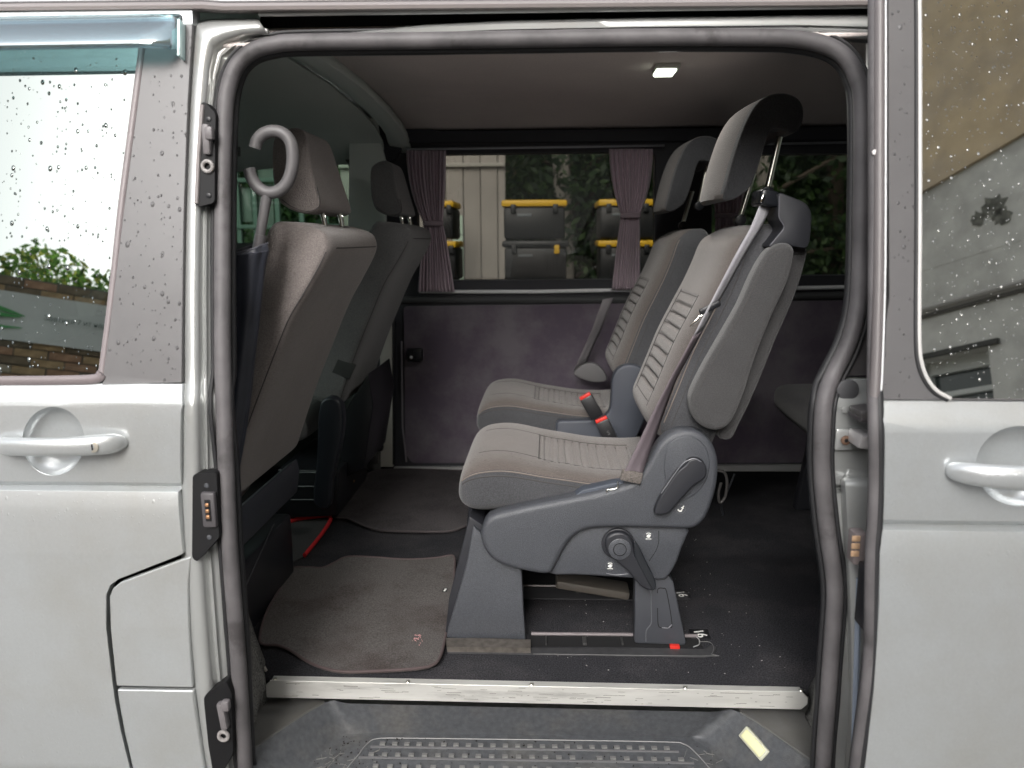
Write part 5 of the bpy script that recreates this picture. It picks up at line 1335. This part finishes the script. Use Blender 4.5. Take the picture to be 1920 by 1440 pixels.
def wall_block(name, s0, s1, z0, z1, o0, o1, m, parent):
    V = [wp(s_, z, o) for o in (o0, o1) for s_, z in ((s0, z0), (s1, z0), (s1, z1), (s0, z1))]
    return build(name, V, [(0, 1, 2, 3), (4, 7, 6, 5), (0, 4, 5, 1), (1, 5, 6, 2), (2, 6, 7, 3), (3, 7, 4, 0)], m, parent, smooth=False)
wall_block('mortar_core', -4, 9, 0, 3.28, -.30, -.012, mat('mortar', (.20, .18, .155), .95, noise_amt=.3, noise_scale=8), bw)
BR = [mat('brick_ochre', (.50, .34, .19), .9, noise_amt=.35, noise_scale=12), mat('brick_red', (.46, .27, .17), .9, noise_amt=.35, noise_scale=12),
      mat('brick_pale', (.50, .42, .31), .9, noise_amt=.35, noise_scale=12), mat('brick_brown', (.24, .18, .12), .9, noise_amt=.3, noise_scale=12)]
bmeshes = {}
V = []; Fc = []; idx = []
for r_ in range(42):
    z = .02 + r_ * .0775
    for c_ in range(-16, 36):
        s_ = c_ * .26 + (.13 if r_ % 2 else 0) + rnd.uniform(-.004, .004); o = rnd.uniform(-.004, .010); mi = rnd.choice((0, 0, 1, 2, 3))
        if -1.6 < s_ < 1.9 and z > 2.35:
            if mi not in bmeshes:
                ob = build('brick', [Vector((x, y, q_)) for y in (-.03, 0) for x, q_ in ((0, 0), (.248, 0), (.248, .066), (0, .066))], [(0, 1, 2, 3), (4, 7, 6, 5), (0, 4, 5, 1), (1, 5, 6, 2), (2, 6, 7, 3), (3, 7, 4, 0)], BR[mi], bw, smooth=False)
                bmeshes[mi] = ob.data
            else:
                ob = bpy.data.objects.new('brick', bmeshes[mi]); link(ob, bw)
            ob.matrix_basis = Matrix.Translation(wp(s_, z, o)) @ Matrix.Rotation(math.atan2(WD.y, WD.x), 4, 'Z') @ Matrix.Scale(-1 if WN.dot(Vector((-WD.y, WD.x, 0))) < 0 else 1, 4, (0, 1, 0))
            ob.matrix_parent_inverse = bw.matrix_world.inverted()
        else:
            k = len(V); V += [wp(a, b_, c) for c in (o - .03, o) for a, b_ in ((s_, z), (s_ + .248, z), (s_ + .248, z + .066), (s_, z + .066))]
            Fc += [tuple(k + i for i in f) for f in ((4, 7, 6, 5), (0, 4, 5, 1), (1, 5, 6, 2), (2, 6, 7, 3), (3, 7, 4, 0))]; idx += [mi] * 5
me = bpy.data.meshes.new('brick_courses'); me.from_pydata([tuple(v) for v in V], [], Fc)
for m in BR: me.materials.append(m)
me.polygons.foreach_set('material_index', idx); o = bpy.data.objects.new('brick_courses', me); link(o, bw); o['kind'] = 'stuff'
# banner on the wall
bn = thing('banner', 'white banner with a green leaf emblem and dark lettering, reflected in the front glass', 'banner', tuple(wp(0, 2.7, .03)))
zt0, zb0 = 3.13, 2.70
rows = []
for i in range(61):
    s_ = -3.2 + i * 6.4 / 60
    rows.append([wp(s_, zb0 + (zt0 - zb0) * k / 6, .03 + .012 * math.sin(s_ * 5 + k * .7) * math.sin(s_ * 1.7)) for k in range(7)])
grid('banner_sheet', rows, mat('banner_white', (.80, .80, .76), .6, noise_amt=.06, noise_scale=5), bn)
GR = mat('print_green', (.10, .42, .12), .6); DK = mat('print_dark', (.05, .09, .07), .6); GL = mat('print_pale_green', (.45, .62, .42), .6)
def bpath(pts, r, m, flat=.3):
    return tube('emblem_stroke', catmull([wp(s_, z, .050) for s_, z in pts], 5), r, m, bn, nseg=6, up=WN, flat=.12, rs=[r * (1 - abs(2 * i / ((len(pts) - 1) * 5) - 1) ** 2 * .8) for i in range((len(pts) - 1) * 5 + 1)])
bpath([(-.76, 3.02), (-.36, 3.05), (-.03, 2.97), (.17, 2.92)], .022, GR)
bpath([(-.76, 2.96), (-.41, 2.98), (-.11, 2.92), (.14, 2.91)], .030, GR)
bpath([(-.76, 2.87), (-.41, 2.90), (-.16, 2.895), (.14, 2.91)], .016, GR)
bpath([(-.76, 2.79), (-.41, 2.78), (-.11, 2.80), (.16, 2.815)], .020, GR)
bpath([(-.11, 2.86), (-.03, 2.895), (.03, 2.895)], .012, DK)
ang = math.atan2(WD.y, WD.x)
MB_ = Matrix.Translation(wp(.80, 2.93, .055)) @ Matrix.Rotation(ang, 4, 'Z') @ Matrix.Rotation(math.radians(90), 4, 'X')
side = -1 if (MB_.to_3x3() @ Vector((0, 0, 1))).dot(WN) < 0 else 1
txt('lettering', 'Завтика 7 ит наращува з нерудів', .062, MB_, DK, bn)
txt('small_lettering', 'та шатна станція', .034, Matrix.Translation(wp(1.0, 2.85, .055)) @ Matrix.Rotation(ang, 4, 'Z') @ Matrix.Rotation(math.radians(90), 4, 'X'), DK, bn)
txt('small_lettering', 'тел. адреса', .034, Matrix.Translation(wp(1.0, 2.80, .055)) @ Matrix.Rotation(ang, 4, 'Z') @ Matrix.Rotation(math.radians(90), 4, 'X'), DK, bn)
hg = thing('hedge', 'loose green and olive hedge growing behind the brick yard wall', 'hedge', tuple(wp(0, 0, -1.4)))
def hf_(r):
    s_ = r.uniform(-4, 8); top = 3.62 + .22 * math.sin(s_ * 2.1) + .16 * math.sin(s_ * 5.3 + 1)
    z = top - abs(r.gauss(0, .45)); return wp(s_, max(2.6, z), -.5 - r.random() * 1.6)
leaves('foliage', 30000, hf_, .05, LEAFL, hg, 5)
for s_ in (-2.2, .2, 2.6, 5.0): tube('stem', [wp(s_, 0, -1.3), wp(s_ + .1, 1.8, -1.2), wp(s_, 3.4, -1.3)], .05, mat('bark', (.07, .055, .04), .9, bump=.8, bump_scale=40), hg, nseg=7)
# building on the right
C0_ = Vector((3.96, -7.0, 0)); BD = Vector((.536, .844, 0)).normalized(); BN = Vector((-BD.y, BD.x, 0))
if BN.dot(CAM - C0_) < 0: BN = -BN
def bp_(s_, z, o=0.): return C0_ + BD * s_ + BN * o + Vector((0, 0, z))
bd_ = thing('rendered_building', 'tall rendered building, ochre above grey concrete, reflected in the sliding door glass', 'building', tuple(C0_))
def bblock(name, s0, s1, z0, z1, o0, o1, m, parent=bd_):
    V = [bp_(s_, z, o) for o in (o0, o1) for s_, z in ((s0, z0), (s1, z0), (s1, z1), (s0, z1))]
    return build(name, V, [(0, 1, 2, 3), (4, 7, 6, 5), (0, 4, 5, 1), (1, 5, 6, 2), (2, 6, 7, 3), (3, 7, 4, 0)], m, parent, smooth=False)
CONC = mat('grey_render', (.60, .595, .56), .9, col2=(.42, .415, .39), col2_scale=1.1, noise_amt=.15, noise_scale=5)
OCH = mat('ochre_render', (.58, .46, .30), .9, col2=(.42, .36, .29), col2_scale=.8, noise_amt=.15, noise_scale=4)
S0, S1 = -7.0, 6.5
zB = lambda s_: 4.86 + .18 * s_ * .55
# wall with a window opening, made of blocks round it
wx0, wx1, wz0, wz1 = -1.1, .62, 2.42, 3.05
bblock('concrete_wall', S0, wx0, 0, 4.8, -.4, 0, CONC); bblock('concrete_wall', wx1, S1, 0, 4.8, -.4, 0, CONC)
bblock('concrete_wall', wx0, wx1, 0, wz0, -.4, 0, CONC); bblock('concrete_wall', wx0, wx1, wz1, 4.8, -.4, 0, CONC)
V = [bp_(s_, z, o) for o in (-.4, .05) for s_, z in ((S0, 4.55), (0, 4.83), (S1, 5.9), (S1, 11), (S0, 11))]
build('ochre_wall', V, [(0, 1, 2, 3, 4), (9, 8, 7, 6, 5), (0, 5, 6, 1), (1, 6, 7, 2), (2, 7, 8, 3), (3, 8, 9, 4), (4, 9, 5, 0)], OCH, bd_, smooth=False)
V = [bp_(s_, z, o) for o in (-.39, .004) for s_, z in ((S0, 4.0), (S1, 4.0), (S1, 5.95), (0, 4.86), (S0, 4.60))]
build('concrete_wall', V, [(0, 1, 2, 3, 4), (9, 8, 7, 6, 5), (0, 5, 6, 1), (1, 6, 7, 2), (2, 7, 8, 3), (3, 8, 9, 4), (4, 9, 5, 0)], CONC, bd_, smooth=False)
rb = random.Random(8)
for (s_, z_, r_) in ((.84, 4.42, .13), (.68, 4.36, .08), (.90, 4.30, .09)):
    ring = []
    for i in range(18):
        a = 2 * math.pi * i / 18; k = r_ * rb.uniform(.65, 1.15); ring.append((s_ + k * math.cos(a), z_ + k * math.sin(a)))
    V = [bp_(a_, b_, o) for o in (.004, .014) for a_, b_ in ring]
    build('broken_plaster', V, [tuple(range(18)), tuple(range(18, 36))] + [(i, (i + 1) % 18, 18 + (i + 1) % 18, 18 + i) for i in range(18)], mat('bare_patch', (.16, .16, .14), .95, noise_amt=.7, noise_scale=14), bd_, smooth=False)
tube('pipe', [bp_(S0, 3.5, .06), bp_(0, 3.56, .06), bp_(S1, 3.62, .06)], .035, mat('pipe_grey', (.33, .32, .30), .5), bd_, nseg=8)
tube('painted_pipe_shadow', [bp_(S0, 3.44, .015), bp_(0, 3.50, .015), bp_(S1, 3.56, .015)], .02, mat('pipe_shadow_tone', (.14, .135, .125), .8), bd_, nseg=6)  # dark strip added below the pipe, its shadow painted as colour
wf = bblock('window', wx0, wx1, wz0, wz1, -.30, -.28, mat('pane_dark', (.05, .065, .065), .1, 0, .8))
WF = mat('white_frame', (.62, .64, .62), .5)
for (a, b_, c, d) in ((wx0, wx1, wz1 - .14, wz1), (wx0, wx1, wz0, wz0 + .10), (wx1 - .08, wx1, wz0, wz1), (-.2, -.1, wz0, wz1), (wx0, wx1, 2.66, 2.71)):
    bblock('frame', a, b_, c, d, -.28, -.20, WF, wf)
bblock('lintel', wx0 - .1, wx1 + .12, wz1, wz1 + .05, 0, .05, mat('lintel_dark', (.07, .07, .065), .9))
bblock('window_sill', wx0 - .1, wx1 + .1, wz0 - .06, wz0, 0, .10, WF)

# ================================================================== BEYOND THE FAR SIDE (seen through the tinted windows)
YF = 5.0
cf = thing('panel_fence', 'grey-beige wall of upright metal panels beyond the left part of the window', 'fence', (P(850, 400, YF).x, YF, 0))
xs = [P(u, 400, YF).x for u in (640, 676, 708, 740, 772, 804, 836, 869, 901, 933, 948)]
FM = mat('panel_grey', (.30, .28, .25), .7, noise_amt=.12, noise_scale=3)
for a, b_ in zip(xs, xs[1:]):
    box('panel', ((a + b_) / 2, YF + .04 + (.006 if len(cf.children) % 2 else 0), 1.7), (b_ - a - .006, .05, 3.4), FM, cf, bev=.004)
box('top_rail', ((xs[0] + xs[-1]) / 2, YF - .01, 2.10), (xs[-1] - xs[0], .03, .03), mat('fence_rail', (.34, .33, .29), .6), cf, bev=.004)
pf_ = thing('post', 'pale green square post standing in front of the panel wall', 'post', (P(858, 400, 4.7).x, 4.7, 0))
pz = P(858, 404, 4.7)
box('post_shaft', (pz.x, 4.7, pz.z / 2), (.078, .06, pz.z), mat('pale_green', (.42, .55, .44), .5), pf_, bev=.004)
box('post_cap', (pz.x, 4.7, P(858, 440, 4.7).z), (.082, .064, .008), mat('cap_dark', (.12, .15, .13), .5), pf_, bev=.001)
# black crates with yellow lids on a steel cabinet
YC = 3.2
CB = mat('crate_black', (.014, .016, .017), .45); CY = mat('crate_yellow', (.78, .47, .02), .45); CG = mat('crate_label', (.16, .18, .19), .5)
cab = thing('steel_cabinet', 'long dark steel cabinet outside the window carrying the black crates', 'cabinet', (P(1000, 500, YC).x, YC + .2, 0))
xa_, xb_ = P(770, 500, YC).x, P(1330, 500, YC).x
ztop = P(1000, 452, YC).z - .235
box('carcass', ((xa_ + xb_) / 2, YC + .22, ztop / 2 + .02), (xb_ - xa_, .42, ztop - .04), mat('cabinet_dark', (.03, .035, .034), .5), cab, bev=.01)
box('worktop', ((xa_ + xb_) / 2, YC + .21, ztop - .012), (xb_ - xa_ + .03, .46, .022), mat('cabinet_top', (.06, .065, .06), .5), cab, bev=.004)
def crate(x0, x1, zl, hgt, label, yl=True):
    """zl = top of the lid"""
    t_ = thing('crate', label, 'crate', ((x0 + x1) / 2, YC, zl - hgt), 'black and yellow crates')
    cx_ = (x0 + x1) / 2; wd = x1 - x0
    tw_ = random.uniform(-.05, .05)
    box('lid', (cx_, YC + .20, zl - .020), (wd, .38, .038), CY if yl else CB, t_, bev=.012)
    t_.rotation_euler.z = tw_ * .6
    b_ = box('body', (cx_, YC + .20, zl - .04 - (hgt - .045) / 2), (wd * .93, .35, hgt - .045), CB, t_, bev=.015)
    box('label', (cx_ - wd * .15, YC + .022, zl - .085), (wd * .22, .004, .016), CG, b_, bev=.001)
    for sx in (-1, 1): box('latch', (cx_ + sx * wd * .32, YC + .014, zl - .05), (.03, .015, .05), CY if (sx > 0 and not yl) else CB, t_, bev=.004)
z1_ = P(1000, 374, YC).z; z2_ = P(1000, 451, YC).z
for nm2, ua, ub in (('left', 800, 850), ('middle', 940, 1064), ('right', 1122, 1232)):
    a, b_ = P(ua, 400, YC).x, P(ub, 400, YC).x
    crate(a, b_, z1_, z1_ - z2_ - .004, f'upper black crate with a yellow lid in the {nm2} stack outside the window')
    crate(a - .0, b_ + .01, z2_, z2_ - ztop - .002, f'lower black crate ' + ('with yellow catches' if nm2 == 'middle' else 'with a yellow lid') + f' in the {nm2} stack outside the window', nm2 != 'middle')
def tree(x, y, h, r, n, label, seed, mats=LEAFD, tr=.09, pale=False):
    t_ = thing('tree', label, 'tree', (x, y, 0), 'trees beyond the far side of the van')
    bm_ = mat('bark_pale', (.30, .28, .25), .9, noise_amt=.4, noise_scale=12) if pale else mat('bark', (.07, .055, .04))
    tk = tube('trunk', [Vector((x, y, 0)), Vector((x + .05, y, h * .3)), Vector((x - .06, y, h * .6)), Vector((x, y, h * .95))], tr, bm_, t_, nseg=9, rs=[tr * 1.25, tr, tr * .8, tr * .25])
    rr = random.Random(seed)
    cl = []
    for _ in range(16):
        a = rr.uniform(0, 6.28); zz = rr.uniform(.22, .95) * h; q = r * (1 - abs(zz / h - .5) * .9) * rr.uniform(.3, .95)
        c = Vector((x + q * math.cos(a), y + q * math.sin(a), zz)); cl.append(c)
        tube('limb', [Vector((x, y, zz * .8)), (Vector((x, y, zz * .8)) + c) / 2 + Vector((0, 0, .1)), c], tr * .22, mat('bark', (.07, .055, .04)), tk, nseg=5)
    def f(rnd):
        c = rnd.choice(cl); return c + Vector((rnd.gauss(0, .32), rnd.gauss(0, .32), rnd.gauss(0, .28)))
    leaves('crown', int(n * 1.6), f, .055, mats, t_, seed)
for i, (u, y, h, r, lb_, pale) in enumerate((
        (1052, 7.0, 5.2, 1.3, 'tree with a pale trunk, seen through the middle of the far window', True),
        (1160, 7.6, 5.0, 1.5, 'dark leafy tree behind the right stack of crates', False),
        (1290, 8.2, 5.4, 1.6, 'dark leafy tree beyond the post between the two far windows', False),
        (1430, 7.2, 5.0, 1.5, 'dark green tree seen just right of the near headrest posts', True),
        (1560, 7.8, 5.2, 1.6, 'dark green tree at the right edge of the door opening', False),
        (960, 9.0, 5.6, 1.6, 'tree rising behind the right end of the panel wall', False),
        (620, 7.5, 4.8, 1.5, 'green tree seen through the cab side window by the grey pillar', False),
        (520, 8.5, 5.2, 1.6, 'green tree seen through the cab window behind the near headrest', False),
        (430, 7.4, 4.8, 1.5, 'green tree seen through the cab window beside the umbrella handle', False),
        (1700, 8.6, 5.4, 1.8, 'dark tree beyond the rear of the van', False))):
    tree(P(u, 400, y).x, y, h, r, 5200, lb_, 20 + i, LEAFD, .10, pale)
# far hedge mass closing the view
def hh(r):
    x = r.uniform(-14, 12); top = 4.4 + .6 * math.sin(x * .9) + .35 * math.sin(x * 2.3)
    return Vector((x, 10.5 + r.random() * 1.5, r.uniform(0, 1) ** .8 * top))
o = leaves('hedgerow', 26000, hh, .16, LEAFD, None, 9); o['kind'] = 'stuff'
bk_ = thing('board_fence', 'dark weathered board fence closing the yard behind the trees', 'fence', (0, 12.4, 0))
for i in range(40):
    box('board', (-14 + i * .68, 12.4 + (i % 2) * .02, 1.6), (.66, .04, 3.2), mat('board_dark', (.05, .05, .042), .9, noise_amt=.3, noise_scale=3), bk_, bev=0)
# grey-green shed structure in front of the cab window view
shd = thing('greenhouse_frame', 'pale green metal frame with hanging sheets seen through the cab side window', 'frame', (P(480, 380, 4.5).x, 4.5, 0))
GF = mat('frame_green', (.06, .10, .08), .6); SH = mat('sheet_green', (.11, .14, .12), .7, noise_amt=.2, noise_scale=3)
for u in (446, 478, 520, 565, 610):
    x = P(u, 380, 4.5).x; box('upright', (x, 4.5, 1.2), (.035, .035, 2.4), GF, shd, bev=.003)
xa_, xb_ = P(400, 380, 4.5).x, P(640, 380, 4.5).x
for v in (300, 338, 425): box('crossbar', ((xa_ + xb_) / 2, 4.48, P(500, v, 4.5).z), (xb_ - xa_, .03, .03), GF, shd, bev=.003)
for ua, ub, va, vb_ in ((450, 474, 352, 416), (482, 515, 345, 420), (525, 560, 306, 335), (482, 512, 304, 334)):
    a, b_ = P(ua, va, 4.55), P(ub, vb_, 4.55)
    box('sheet', ((a.x + b_.x) / 2, 4.55, (a.z + b_.z) / 2), (b_.x - a.x, .01, a.z - b_.z), SH, shd, bev=.002)
